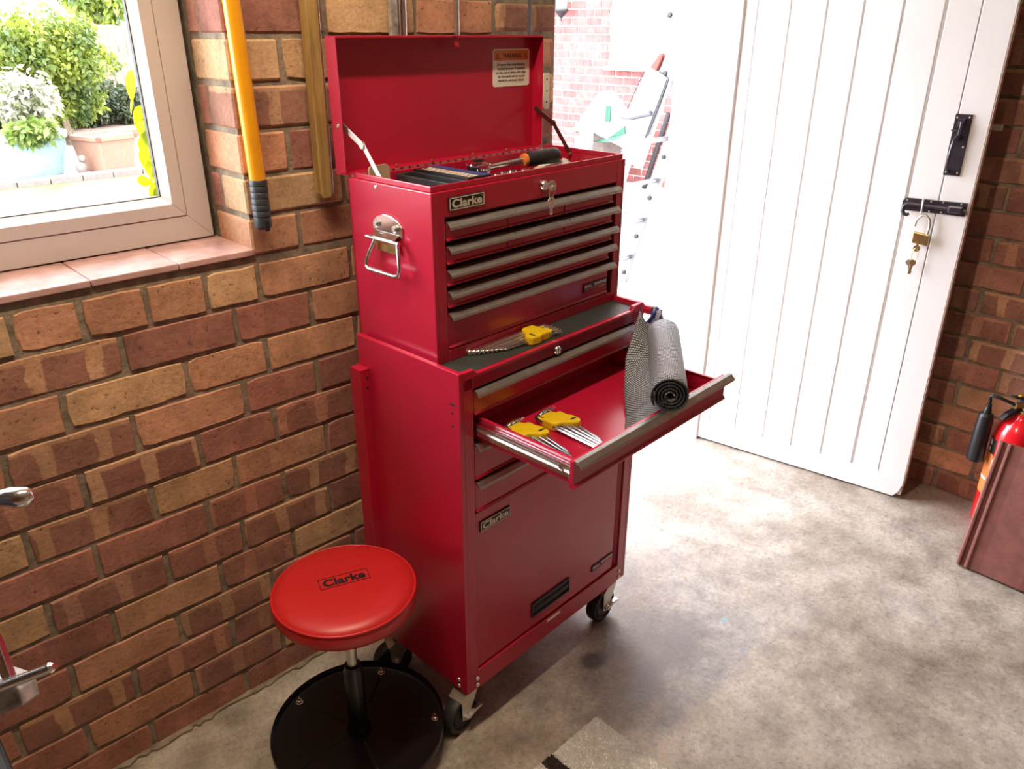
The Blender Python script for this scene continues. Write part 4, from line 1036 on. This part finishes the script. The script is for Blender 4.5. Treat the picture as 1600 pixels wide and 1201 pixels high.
g.lathe(pr, b1+(b1-b2)*0.12, dv, 20)
put('grip', g, 'grip', yh, smooth=True)
hb = b1 + dv*1.02
put('hang_hole', MB(o_).prism([(hb.x+dx, hb.y-0.0148, hb.z+dz) for dx, dz in ((-0.004, -0.010), (0.004, -0.010), (0.0045, 0.008), (-0.0035, 0.008))], (0, 0, 0), (0, -0.0015, 0)), 'black_ink', yh)
wd = thing('wooden_batten', 'weathered wooden batten with rounded end hanging against the brick wall', 'batten', (0.795, -0.02, 1.072))
q = MB()
for z_, dx in ((0.0, 0.0), (1.0, 0.0)): pass
prof = [(-0.0125, 0.010), (-0.009, 0.0), (0.008, 0.0), (0.0125, 0.008), (0.0125+0.004*3, 1.02), (-0.0125+0.004*3, 1.02)]
q.extr_y(prof, -0.012, 0.012)
put('batten', q, 'wood', wd, bevel=0.003)
put('metal_edge', MB().extr_y([(0.0126, 0.006), (0.0160, 0.008), (0.0160+0.012, 1.02), (0.0126+0.012, 1.02)], -0.010, 0.012), 'steel', wd, bevel=0.001)
for nm, lb, x_, r_, m__, z_ in (('steel_tube', 'shiny steel tube hanging on the brick wall above the lid', 1.000, 0.0085, 'chrome', 1.10), ('thin_rod', 'thin dark steel rod on the wall above the middle of the lid', 1.1405, 0.0055, 'steel', 1.10), ('thin_rod', 'thin dark steel rod on the wall nearest the doorway', 1.350, 0.0042, 'grey_pipe', 1.10)):
    t_ = thing(nm, lb, 'rod', (x_, -0.02, z_))
    put('shaft', MB().cyl((-0.005, 0, 0), (0.018 if x_ < 1.1 else 0.004, 0, 0.98), r_, 14), m__, t_, smooth=True)
    if x_ < 1.1: put('backing_strip', MB().box(-0.026, -0.008, 0.0, 0.01, 0.0, 0.98), 'cast', t_, bevel=0.002)
pl = thing('strike_plate', 'narrow cream metal plate screwed to the brick beside the doorway', 'plate', (1.424, -0.002, 1.196))
put('plate', MB().extr_y(rrect(-0.009, 0.009, 0, 0.080, 0.003), -0.002, 0.002), 'cream', pl)
for z_ in (0.016, 0.040, 0.066): put('screw', MB().lathe([(0.0025, 0), (0, 0.001)], (0, -0.002, z_), (0, -1, 0), 8), 'black_ink', pl)

# ------------------------------------------------------------------ right-hand corner
ext = thing('fire_extinguisher', 'red fire extinguisher with black discharge horn standing by the brick wall', 'fire extinguisher', (2.455, -0.935, 0))
RE = 0.062
put('cylinder', MB().lathe([(RE-0.006, 0), (RE, 0.008), (RE, 0.292), (RE-0.003, 0.312), (RE-0.012, 0.334), (0.034, 0.350), (0.024, 0.358), (0.022, 0.368)], (0, 0, 0), (0, 0, 1), 40), 'extinguisher', ext, smooth=True)
va = MB(); va.lathe([(0.017, 0.366), (0.017, 0.378), (0.013, 0.380), (0.013, 0.412), (0.0, 0.414)], (0, 0, 0), (0, 0, 1), 16); va.cyl((0, 0, 0.397), (-0.030, 0.024, 0.397), 0.010, 14)
vo = put('valve', va, 'brass', ext, smooth=True)
put('lever', MB().prism([(0.012, -0.006, 0.405), (-0.040, 0.030, 0.368), (-0.052, 0.038, 0.352), (-0.046, 0.034, 0.350), (-0.01, 0.008, 0.375), (0.014, -0.008, 0.392)], (0, 0, 0), (0.012, 0.015, 0)), 'black_plastic', vo, bevel=0.002)
put('top_lever', MB().prism([(0.02, -0.02, 0.412), (-0.03, 0.016, 0.425), (-0.045, 0.03, 0.424), (-0.03, 0.018, 0.418), (0.02, -0.02, 0.402)], (0, 0, 0), (0.010, 0.013, 0)), 'black_plastic', vo, bevel=0.002)
put('safety_seal', MB().box(-0.012, 0.006, -0.006, 0.018, 0.404, 0.414), 'blue_print', vo, bevel=0.002)
put('safety_tag', MB().box(-0.030, -0.018, 0.014, 0.022, 0.4255, 0.428), 'yellow', vo, bevel=0.001)
hx, hy = -0.042, 0.083
put('hose', MB().tube([(-0.026, 0.020, 0.397), (-0.036, 0.040, 0.405), (-0.043, 0.062, 0.412), (-0.045, 0.078, 0.414), (-0.045, 0.086, 0.408), (hx, hy, 0.395), (hx, hy, 0.375)], 0.0048, 10), 'black_plastic', ext, smooth=True)
put('horn', MB().lathe([(0.007, 0.385), (0.008, 0.372), (0.010, 0.368), (0.0105, 0.358), (0.018, 0.353), (0.0205, 0.345), (0.024, 0.212), (0.022, 0.203), (0.0, 0.203)], (hx, hy, 0), (0, 0, 1), 24), 'black_plastic', ext, smooth=True)
def cyl_patch(a0, a1, z0, z1, r):
    m = MB(); n = 8
    for i in range(n+1):
        a = math.radians(a0 + (a1-a0)*i/n)
        m.v += [Vector((r*math.cos(a), r*math.sin(a), z0)), Vector((r*math.cos(a), r*math.sin(a), z1))]
    for i in range(n): m.f.append((2*i, 2*i+2, 2*i+3, 2*i+1))
    return m
put('label', cyl_patch(95, 145, 0.238, 0.285, RE+0.0004), 'black_ink', ext); put('label', cyl_patch(95, 145, 0.105, 0.238, RE+0.0004), 'orange_print', ext)
put('label', cyl_patch(145, 200, 0.115, 0.225, RE+0.0005), 'white_print', ext)
put('label', cyl_patch(118, 128, 0.262, 0.280, RE+0.0007), 'white_print', ext); put('label', cyl_patch(118, 127, 0.243, 0.256, RE+0.0007), 'white_print', ext); put('label', cyl_patch(98, 140, 0.150, 0.158, RE+0.0007), 'white_print', ext)
# roof tile leaning in the corner
tl = thing('roof_tile', 'brown interlocking roof tile leaning on edge near the fire extinguisher', 'roof tile', (2.155, -0.933, 0))
HT, ln_ = 0.375, 0.115
prof = [(0.0, 0.0), (0.0, 0.006), (-0.004, 0.012), (-0.010, 0.012), (-0.014, 0.004), (-0.020, 0.004), (-0.024, 0.013), (-0.030, 0.014), (-0.036, 0.009), (-0.060, 0.008), (-0.10, 0.010), (-0.16, 0.013), (-0.22, 0.010), (-0.27, 0.008), (-0.30, 0.010), (-0.33, 0.010), (-0.33, -0.006), (0.0, -0.008)]
q = MB()
def tp(y, nrm, s_):                                      # s_ up the slope, nrm out of the face
    ca_, sa_ = math.cos(ln_/HT*0.95), math.sin(ln_/HT*0.95)
    return (s_*sa_ - nrm*ca_, y, s_*ca_ + nrm*sa_ + 0.004)
q.add([tp(y, n_, 0) for y, n_ in prof] + [tp(y, n_, 0.365) for y, n_ in prof], [tuple(range(len(prof)-1, -1, -1)), tuple(range(len(prof), 2*len(prof)))] + [(i, (i+1) % len(prof), len(prof)+(i+1) % len(prof), len(prof)+i) for i in range(len(prof))])
put('tile_body', q, 'rooftile', tl, bevel=0.001)
# rug
rug = thing('rug', 'pale grey rug corner with a dark brown stripe on the concrete floor', 'rug', (1.005, -0.590, 0), 0)
rm = MB(); rm.box(-0.75, 0, -0.5, 0, 0.0005, 0.007)
put('backing', rm, 'rug', rug, bevel=0.002)
rr2 = random.Random(21); pv = []; pf = []
for i in range(26000):
    x_ = -rr2.random()*0.30; y_ = -rr2.random()*0.24
    if x_ > -0.004 or y_ > -0.004: pass
    h_ = rr2.uniform(0.003, 0.0055); a = rr2.random()*PI*2; w_ = 0.0016
    tx_, ty_ = rr2.uniform(-.002, .002), rr2.uniform(-.002, .002)
    n_ = len(pv)
    for k in range(3): pv.append((x_ + w_*math.cos(a+k*2.094), y_ + w_*math.sin(a+k*2.094), 0.0065))
    pv.append((x_+tx_, y_+ty_, 0.0065+h_))
    pf += [(n_, n_+1, n_+3), (n_+1, n_+2, n_+3), (n_+2, n_, n_+3)]
pile = put('pile', MB().add(pv, pf), 'rug', rug); pile['kind'] = 'stuff'

# ------------------------------------------------------------------ machine at the left edge of the picture
cr, ur, fr_ = r2, u2, fw
camp = Vector((0, -1.36720134, 1.36608876))
def ray(px, py, t_): return camp + (fw + r2*((px-800)/1224.83) - u2*((py-600.5)/1224.83))*t_
mc = thing('bench_machine', 'grey workshop machine with chrome levers cut off at the left picture edge', 'machine', (-0.14, -0.50, 0))
MO = (0.14, 0.50, 0)
T = 0.90
a = ray(-70, 800, T); b_ = ray(0, 778, T); c_ = ray(30, 777, T); d_ = ray(46, 778, T); e_ = ray(53, 779, T)
put('lever', MB(MO).tube([a, ray(-30, 789, T), b_, ray(18, 776, T), c_, ray(42, 776, T), ray(49, 778, T), e_], [0.008, 0.0085, 0.0098, 0.0118, 0.0123, 0.0112, 0.0078, 0.002], 18), 'chrome', mc, smooth='all')
put('tommy_bar', MB(MO).tube([ray(-80, 1106, T), ray(0, 1073, T), ray(74, 1045, T), ray(80, 1042, T), ray(85, 1040, T)], [0.006, 0.006, 0.006, 0.0068, 0.004], 16), 'chrome', mc, smooth=True)
p_ = [ray(-60, 1040, T+.01), ray(22, 1066, T+.01), ray(29, 1078, T+.01), ray(35, 1103, T+.01), ray(-60, 1140, T+.01)]
dd_ = fw*0.035
put('clamp_block', MB(MO).prism(p_, (0, 0, 0), dd_), 'cast', mc, bevel=0.002)
p_ = [ray(-30, 960, T+.004), ray(-5, 1000, T+.004), ray(17, 1060, T+.004), ray(4, 1066, T+.004), ray(-20, 1010, T+.004)]
put('chrome_strip', MB(MO).prism(p_, (0, 0, 0), fw*0.012), 'chrome', mc, bevel=0.002)
cb = ray(7, 1150, T+.02)
put('pedestal', MB(MO).box(cb.x-0.26, cb.x, cb.y-0.02, cb.y+0.16, 0.0, 0.50).box(cb.x-0.26, cb.x-0.06, cb.y, cb.y+0.14, 0.5, 0.95), 'grip', mc, bevel=0.006)

# ------------------------------------------------------------------ outside: ground
GZ = -0.06
g = MB(); g.box(-12, 20, WT, 30, GZ-0.3, GZ)
struct('paving', g, 'paving')
lw = MB(); lw.box(-6, 3.4, 2.5, 7.55, GZ, GZ+0.02)
lo_ = struct('lawn', lw, 'grass'); lo_['kind'] = 'structure'
kb = bpy.data.objects.new('trim_3', None); C.objects.link(kb); kb['kind'] = 'structure'
rk = random.Random(8)
for i in range(16):
    x_ = -0.2 + i*0.30
    put('kerb_stone', MB().box(x_+0.004, x_+0.296, 7.55, 7.72, GZ, GZ+0.075+rk.uniform(-.006, .006)), 'stone', kb, bevel=0.006)

# ---- house wall opposite the doorway
HX = 6.5
house = thing('house', 'red brick house wall with pale mortar seen through the open doorway', 'building', (HX, 4.0, GZ))
hw = put('wall', MB().box(0.008, 0.3, -3.4, 4.5, -0.1, 5.2), 'house_mortar', house)
shared = [brick_mesh(0.192, 0.0645, 400+i) for i in range(4)]
for m in shared: m.materials.append(MT['house_brick'])
rh = random.Random(31)
nb = 0
for r in range(24):
    z_ = 0.02 + r*0.0765
    for k in range(12):
        y_ = 1.35 - k*0.203 - (0.1015 if r % 2 else 0)
        o = bpy.data.objects.new('brick', rh.choice(shared)); C.objects.link(o); o.parent = hw
        o.location = (0, y_, z_+0.035); o.rotation_euler = (0, 0, -PI/2); nb += 1
        kk = rh.uniform(0.8, 1.2); o.color = (0.21*kk, 0.072*kk, 0.066*kk, 0.15)
# remaining brickwork beyond the part seen in the photograph
far = MB()
for r in range(60):
    for k in range(38):
        y_ = 4.4 - k*0.203 - (0.1015 if r % 2 else 0); z_ = 0.02 + r*0.0765
        if r < 24 and -1.0 < y_ < 1.36: continue
        far.box(0.002, 0.02, y_-0.096, y_+0.096, z_+0.003, z_+0.0675)
m_, nt_, b_ = new_mat('house_brick_far'); b_.inputs['Base Color'].default_value = (0.21, 0.072, 0.066, 1); b_.inputs['Roughness'].default_value = 0.85
MT['hbf'] = m_
fo = put('brickwork', far, 'hbf', house); fo['kind'] = 'stuff'
# white window on the house wall
hwn = put('window_frame', MB().box(-0.05, 0.02, -0.80, -0.03, 1.10, 2.3), 'pvc_bead', house, bevel=0.008)
put('sill', MB().box(-0.10, 0.02, -0.83, 0.0, 1.075, 1.105), 'pvc_bead', house, bevel=0.006)
put('casement', MB().box(-0.055, -0.048, -0.72, -0.10, 1.2, 2.2), 'white_print', hwn)
# lantern
lt = thing('wall_lantern', 'glass wall lantern with grey metal base on the brick house wall', 'lantern', (6.38, 4.56, 1.45))
put('base', MB().lathe([(0.0, 0.0), (0.006, 0.004), (0.008, 0.03), (0.03, 0.05), (0.062, 0.085), (0.072, 0.095), (0.072, 0.11), (0.06, 0.115)], (0, 0, 0), (0, 0, 1), 20), 'outdoor_iron', lt, smooth=True)
put('glass', MB().lathe([(0.055, 0.115), (0.062, 0.36)], (0, 0, 0), (0, 0, 1), 8), 'white_print', lt)
for k in range(6):
    a = 2*PI*k/6; put('bar', MB().cyl((0.06*math.cos(a), 0.06*math.sin(a), 0.11), (0.067*math.cos(a), 0.067*math.sin(a), 0.36), 0.004, 6), 'outdoor_iron', lt)
put('bracket', MB().tube([(0.0, 0, 0.38), (0.06, 0, 0.40), (0.13, 0, 0.36)], 0.012, 8).lathe([(0.075, 0.355), (0.03, 0.41), (0.0, 0.43)], (0, 0, 0), (0, 0, 1), 16), 'outdoor_iron', lt, smooth=True)
# ladder: rungs along X, leaning towards -Y
ld = thing('ladder', 'aluminium extension ladder leaning outside the open doorway', 'ladder', (3.4, 1.565, GZ))
slope = Vector((0, -0.32, 1.0)).normalized()
def stile(x, o_y, l0, l1, w=0.072, d_=0.026):
    mb = MB(); p = Vector((x, o_y, 0)) + slope*l0; q_ = Vector((x, o_y, 0)) + slope*l1
    n_ = Vector((0, slope.z, -slope.y))
    mb.prism([p - n_*w/2, p + n_*w/2, p + n_*w/2 + Vector((d_, 0, 0)), p - n_*w/2 + Vector((d_, 0, 0))], (0, 0, 0), q_-p)
    return mb
for x_, oy, l0, l1 in ((0.0, 0.0, 0, 2.4), (0.36, 0.0, 0, 2.4), (-0.035, -0.105, 0.82, 3.2), (0.40, -0.105, 0.82, 3.2)):
    so_ = put('stile', stile(x_, oy, l0, l1), 'alu', ld, bevel=0.004)
    for i in range(10):
        l_ = l0 + 0.05 + i*0.25 + (0.18 if oy else 0.02)
        if l_ > l1: break
        pc = Vector((x_-0.002, oy, 0)) + slope*l_
        put('rung_end', MB().lathe([(0.013, 0), (0.013, 0.004), (0.008, 0.006), (0, 0.006)], pc, (-1, 0, 0), 12), 'outdoor_iron', so_)
for i in range(9):
    p = slope*(0.18 + i*0.25); put('rung', MB().cyl(p + Vector((0.02, 0, 0)), p + Vector((0.37, 0, 0)), 0.014, 10), 'alu', ld)
pc = slope*1.19; n_ = Vector((0, -slope.z, slope.y))
br = MB().prism([Vector((-0.05, 0, 0)) + pc + n_*a_ + slope*b_ for a_, b_ in ((-0.04, -0.13), (0.115, -0.17), (0.135, 0.13), (0.0, 0.15))], (0, 0, 0), (0.012, 0, 0))
put('guide_bracket', br, 'alu', ld, bevel=0.006)
put('locking_hook', MB().tube([Vector((-0.06, 0, 0)) + pc + n_*-0.055 + slope*-0.13, Vector((-0.065, 0, 0)) + pc + n_*-0.01 + slope*-0.12, Vector((-0.06, 0, 0)) + pc + n_*0.105 + slope*-0.05], [0.016, 0.011, 0.012], 8), 'grey_pipe', ld, smooth=True)
put('bracket_edge', MB().tube([Vector((-0.056, 0, 0)) + pc + n_*0.122 + slope*-0.17, Vector((-0.056, 0, 0)) + pc + n_*0.138 + slope*0.13], 0.005, 8), 'outdoor_iron', ld, smooth=True)
put('bracket_edge', MB().tube([Vector((-0.056, 0, 0)) + pc + n_*-0.042 + slope*-0.10, Vector((-0.056, 0, 0)) + pc + n_*-0.006 + slope*0.13], 0.0022, 8), 'outdoor_iron', ld, smooth=True)
put('bracket_cap', MB().prism([Vector((-0.05, 0, 0)) + pc + n_*a_ + slope*b_ for a_, b_ in ((0.012, 0.14), (0.055, 0.135), (0.065, 0.215), (0.045, 0.22))], (0, 0, 0), (0.03, 0, 0)), 'outdoor_orange', ld, bevel=0.004)
# green-edged sheeting heaped by the wall
tp_ = thing('sheeting_heap', 'white plastic sheeting with a green edge heaped against the house wall', 'sheeting', (6.1, 3.65, GZ))
q = MB(); n = 16
for i in range(n):
    for j in range(n):
        u_ = (i/(n-1)-.5)*2; v_ = (j/(n-1)-.5)*2; r_ = min(1.0, math.hypot(u_, v_))
        q.v.append(Vector((v_*0.22, u_*0.36, 0.90 - 0.34*r_**2.2 + 0.05*noise.noise(Vector((u_*2, v_*2, 3))) - 0.10*max(0, -u_))))
for i in range(n-1):
    for j in range(n-1): q.f.append((i*n+j, (i+1)*n+j, (i+1)*n+j+1, i*n+j+1))
so_ = put('sheet', q, 'tarp', tp_, smooth='all'); m = so_.modifiers.new('thick', 'SOLIDIFY'); m.thickness = 0.01
put('green_hem', MB().prism([(-0.22, 0.02, 0.47), (-0.22, -0.20, 0.53), (-0.21, -0.36, 0.64), (-0.21, -0.37, 0.57), (-0.22, -0.22, 0.485)], (0, 0, 0), (0.02, 0, 0)).box(-0.215, -0.20, -0.19, -0.13, 0.66, 0.80), 'tarp_green', tp_)
put('stack_under', MB().box(-0.14, 0.16, -0.05, 0.30, 0.0, 0.56), 'stone', tp_, bevel=0.02)
bd = put('white_board', MB().prism([(0, 0, 0), (0, 0.18, 0), (0, 0.12, 0.72), (0, -0.03, 0.72)], (0, 0, 0), (0.02, 0, 0)), 'tarp'); bd.location = (5.80, 3.62, GZ)
tag(bd, 'pale board leaning in front of the sheeting heap outside', 'board')
gp = put('leaning_pole', MB().cyl((0, 0, 0), (0.05, -0.19, 0.72), 0.024, 12), 'outdoor_iron', smooth=True); gp.location = (6.42, 3.42, GZ)
tag(gp, 'dark grey pole leaning on the house wall right of the ladder', 'pole')

# ---- garden through the window
def foliage(center, rad, n_, size, seed, squash=0.5, droop=0.3):
    rg = random.Random(seed); mb = MB(); c_ = Vector(center)
    for i in range(n_):
        while True:
            d_ = Vector((rg.uniform(-1, 1), rg.uniform(-1, 1), rg.uniform(-1, 1)))
            if 0.05 < d_.length < 1: break
        d_ = d_.normalized()*(0.55 + 0.45*rg.random())
        lump = 0.82 + 0.38*noise.noise(d_*2.3 + Vector((seed, 0, 0)))
        p = c_ + Vector((d_.x*rad[0], d_.y*rad[1], d_.z*rad[2]))*lump
        ax_ = Vector((rg.uniform(-1, 1), rg.uniform(-1, 1), rg.uniform(-1, 0.3)-droop)).normalized()
        w_ = ax_.cross(Vector((rg.uniform(-1, 1), rg.uniform(-1, 1), rg.uniform(-1, 1)))).normalized()
        s_ = size*rg.uniform(0.6, 1.3)
        mb.add([p, p + ax_*s_*0.5 + w_*s_*squash*0.5, p + ax_*s_, p + ax_*s_*0.5 - w_*s_*squash*0.5], [(0, 1, 2, 3)])
    me = bpy.data.meshes.new('foliage'); me.from_pydata([tuple(v) for v in mb.v], [], mb.f); return me
def plant(name, label, cat, loc, blobs, mat, stem=None, group=None):
    t_ = thing(name, label, cat, loc, 0, group)
    for (c_, rad, n_, sz, sd_) in blobs:
        o = put('foliage', foliage(c_, rad, n_, sz, sd_), mat, t_); o['kind'] = 'stuff'
    if stem: put('trunk', MB().tube(stem[0], stem[1], 8), 'bark', t_, smooth=True)
    return t_
plant('garden_tree', 'leafy light green tree filling the garden view through the window', 'tree', (3.05, 10.6, GZ),
      [((-0.55, 0, 1.15), (0.95, 0.7, 0.62), 9000, 0.085, 1), ((0.35, 0.2, 1.15), (0.80, 0.6, 0.60), 8000, 0.085, 2), ((-0.9, -0.1, 0.75), (0.8, 0.5, 0.48), 5000, 0.085, 3), ((0.25, 0.3, 0.55), (0.8, 0.4, 0.42), 3500, 0.08, 23)], 'leaf',
      ([(0.30, 0.1, 0), (0.26, 0.1, 0.35), (0.18, 0.1, 0.6), (0.05, 0.1, 0.9), (-0.1, 0.1, 1.3)], [0.05, 0.045, 0.045, 0.035, 0.02]))
plant('ivy_bush', 'dark green ivy bush below the wooden fence in the garden', 'bush', (4.30, 11.9, GZ), [((-0.35, 0, 0.50), (0.62, 0.4, 0.50), 3600, 0.09, 5), ((0.30, 0.1, 0.35), (0.40, 0.35, 0.38), 1800, 0.09, 6), ((-1.2, -0.2, 0.35), (0.7, 0.4, 0.4), 2200, 0.1, 16)], 'leaf_dark')
plant('far_tree', 'distant green tree above the fence at the top of the window', 'tree', (6.2, 17.5, GZ), [((0, 0, 2.1), (0.75, 0.7, 0.75), 2600, 0.16, 7)], 'leaf', ([(0, 0, 0), (0, 0, 1.8)], [0.1, 0.06]))
fence = thing('garden_fence', 'weathered close-board wooden fence behind the garden tree', 'fence', (4.2, 13.0, GZ))
rf = random.Random(12)
for i in range(34):
    x_ = -2.2 + i*0.135
    put('fence_board', MB().box(x_, x_+0.128, rf.uniform(-.008, .008), 0.02, 0.05, 1.50 + rf.uniform(-.02, .02)), 'fence', fence)
put('gravel_board', MB().box(-2.2, 2.4, 0.02, 0.06, 0, 0.15), 'fence', fence); put('arris_rail', MB().box(-2.2, 2.4, 0.03, 0.09, 1.1, 1.18), 'fence', fence)
bed = put('flower_bed', MB().extr_z([(0.5, 9.6), (2.6, 10.4), (3.6, 10.9), (5.6, 11.3), (6, 13.0), (0.5, 13)], GZ, GZ+0.10), 'soil'); tag(bed, 'dark soil bed below the garden tree and ivy', 'flower bed')
def pot(name, label, loc, prof, mat, seg=32):
    t_ = thing(name, label, 'plant pot', loc)
    put('pot_body', MB().lathe(prof, (0, 0, 0), (0, 0, 1), seg), mat, t_, smooth=True)
    return t_
pot('plant_pot', 'large pale blue glazed pot holding a cream-leaved shrub in the garden', (2.28, 8.35, GZ), [(0.24, 0), (0.27, 0.03), (0.335, 0.30), (0.34, 0.38), (0.365, 0.385), (0.37, 0.42), (0.37, 0.45), (0.335, 0.45), (0.32, 0.38), (0.0, 0.37)], 'blue_glaze')
sq = thing('plant_pot', 'square terracotta pot on the patio right of the blue pot', 'plant pot', (2.98, 8.25, GZ), math.radians(20))
q = MB(); q.add([(-0.19, -0.19, 0), (0.19, -0.19, 0), (0.19, 0.19, 0), (-0.19, 0.19, 0), (-0.235, -0.235, 0.36), (0.235, -0.235, 0.36), (0.235, 0.235, 0.36), (-0.235, 0.235, 0.36)], [(0, 3, 2, 1), (4, 5, 6, 7), (0, 1, 5, 4), (1, 2, 6, 5), (2, 3, 7, 6), (3, 0, 4, 7)])
put('pot_body', q, 'terracotta', sq, bevel=0.01)
put('rim', MB().box(-0.25, 0.25, -0.25, -0.2, 0.33, 0.38).box(-0.25, 0.25, 0.2, 0.25, 0.33, 0.38).box(-0.25, -0.2, -0.25, 0.25, 0.33, 0.38).box(0.2, 0.25, -0.25, 0.25, 0.33, 0.38), 'terracotta', sq, bevel=0.006)
plant('variegated_shrub', 'cream and white variegated shrub growing in the pale blue pot', 'shrub', (2.28, 8.35, GZ+0.37), [((0.05, 0, 0.42), (0.40, 0.36, 0.34), 1700, 0.09, 9)], 'leaf_pale', ([(0, 0, 0), (0.02, 0, 0.4)], [0.02, 0.01]))
plant('trailing_fern', 'bright green fronds spilling over the rim of the pale blue pot', 'fern', (2.25, 8.15, GZ+0.42), [((0, -0.1, 0.08), (0.30, 0.22, 0.16), 700, 0.10, 10)], 'leaf_fern')
orn = put('garden_ornament', MB().ball((0, 0, 0.07), 0.06, 12, 8, (1, 0.8, 1.15)).ball((0.02, -0.01, 0.16), 0.04, 10, 6), 'stone', smooth=True); orn.location = (2.66, 8.1, GZ)
tag(orn, 'small pale stone ornament beside the blue pot', 'ornament')
# climbing plant just outside the glass
cp = thing('climbing_plant', 'yellow-green climbing plant just outside the window glass', 'climbing plant', (0.62, 0.36, GZ))
CO = (-0.62, -0.36, -GZ)
rcp = random.Random(14)
stem = [(0.66, 0.36, GZ), (0.655, 0.35, 0.5), (0.635, 0.35, 1.03), (0.628, 0.35, 1.10), (0.640, 0.35, 1.17), (0.626, 0.35, 1.24), (0.63, 0.35, 1.35), (0.66, 0.34, 1.7)]
put('stem', MB(CO).tube(stem, 0.0022, 6), 'leaf_fern', cp)
def one_leaf(pos, size, rx, rz):
    mb = MB(CO); n = 9; pts = []
    R_ = Matrix.Rotation(rz, 3, 'Y') @ Matrix.Rotation(rx, 3, 'Z')
    out = [(0, 0), (0.22, 0.12), (0.36, 0.32), (0.33, 0.58), (0.17, 0.84), (0, 1.0), (-0.17, 0.84), (-0.33, 0.58), (-0.36, 0.32), (-0.22, 0.12)]
    mid = [(0, 0.35), (0, 0.7)]
    vs_ = [Vector(pos) + R_ @ Vector((x*size, 0.10*size*abs(x), -y*size)) for x, y in out] + [Vector(pos) + R_ @ Vector((0, -0.02*size, -y*size)) for _, y in mid]
    f_ = [(0, 1, 2, 10), (10, 2, 3, 11), (11, 3, 4, 5), (0, 10, 8, 9), (10, 11, 7, 8), (11, 5, 6, 7)]
    mb.add(vs_, f_); return mb
for (x_, z_, sz_, a_) in ((0.617, 1.296, 0.062, 0.15), (0.620, 1.248, 0.040, 0.3), (0.630, 1.228, 0.040, 0.6), (0.618, 1.212, 0.050, -0.25), (0.632, 1.205, 0.052, 0.3), (0.614, 1.176, 0.040, -0.6), (0.622, 1.180, 0.064, -0.05), (0.630, 1.150, 0.050, 0.2), (0.618, 1.138, 0.036, -1.0), (0.626, 1.122, 0.046, -0.3), (0.634, 1.112, 0.040, 0.3), (0.622, 1.088, 0.046, -0.8), (0.628, 1.080, 0.044, 0.4), (0.618, 1.066, 0.042, -0.6), (0.600, 1.082, 0.034, -1.3)):
    o = put('leaf', one_leaf((x_ - 0.012, 0.35 + rcp.uniform(-.02, .02), z_), sz_, 0.6 + rcp.uniform(-0.5, 0.5), a_), 'leaf_yellow', cp, smooth='all')
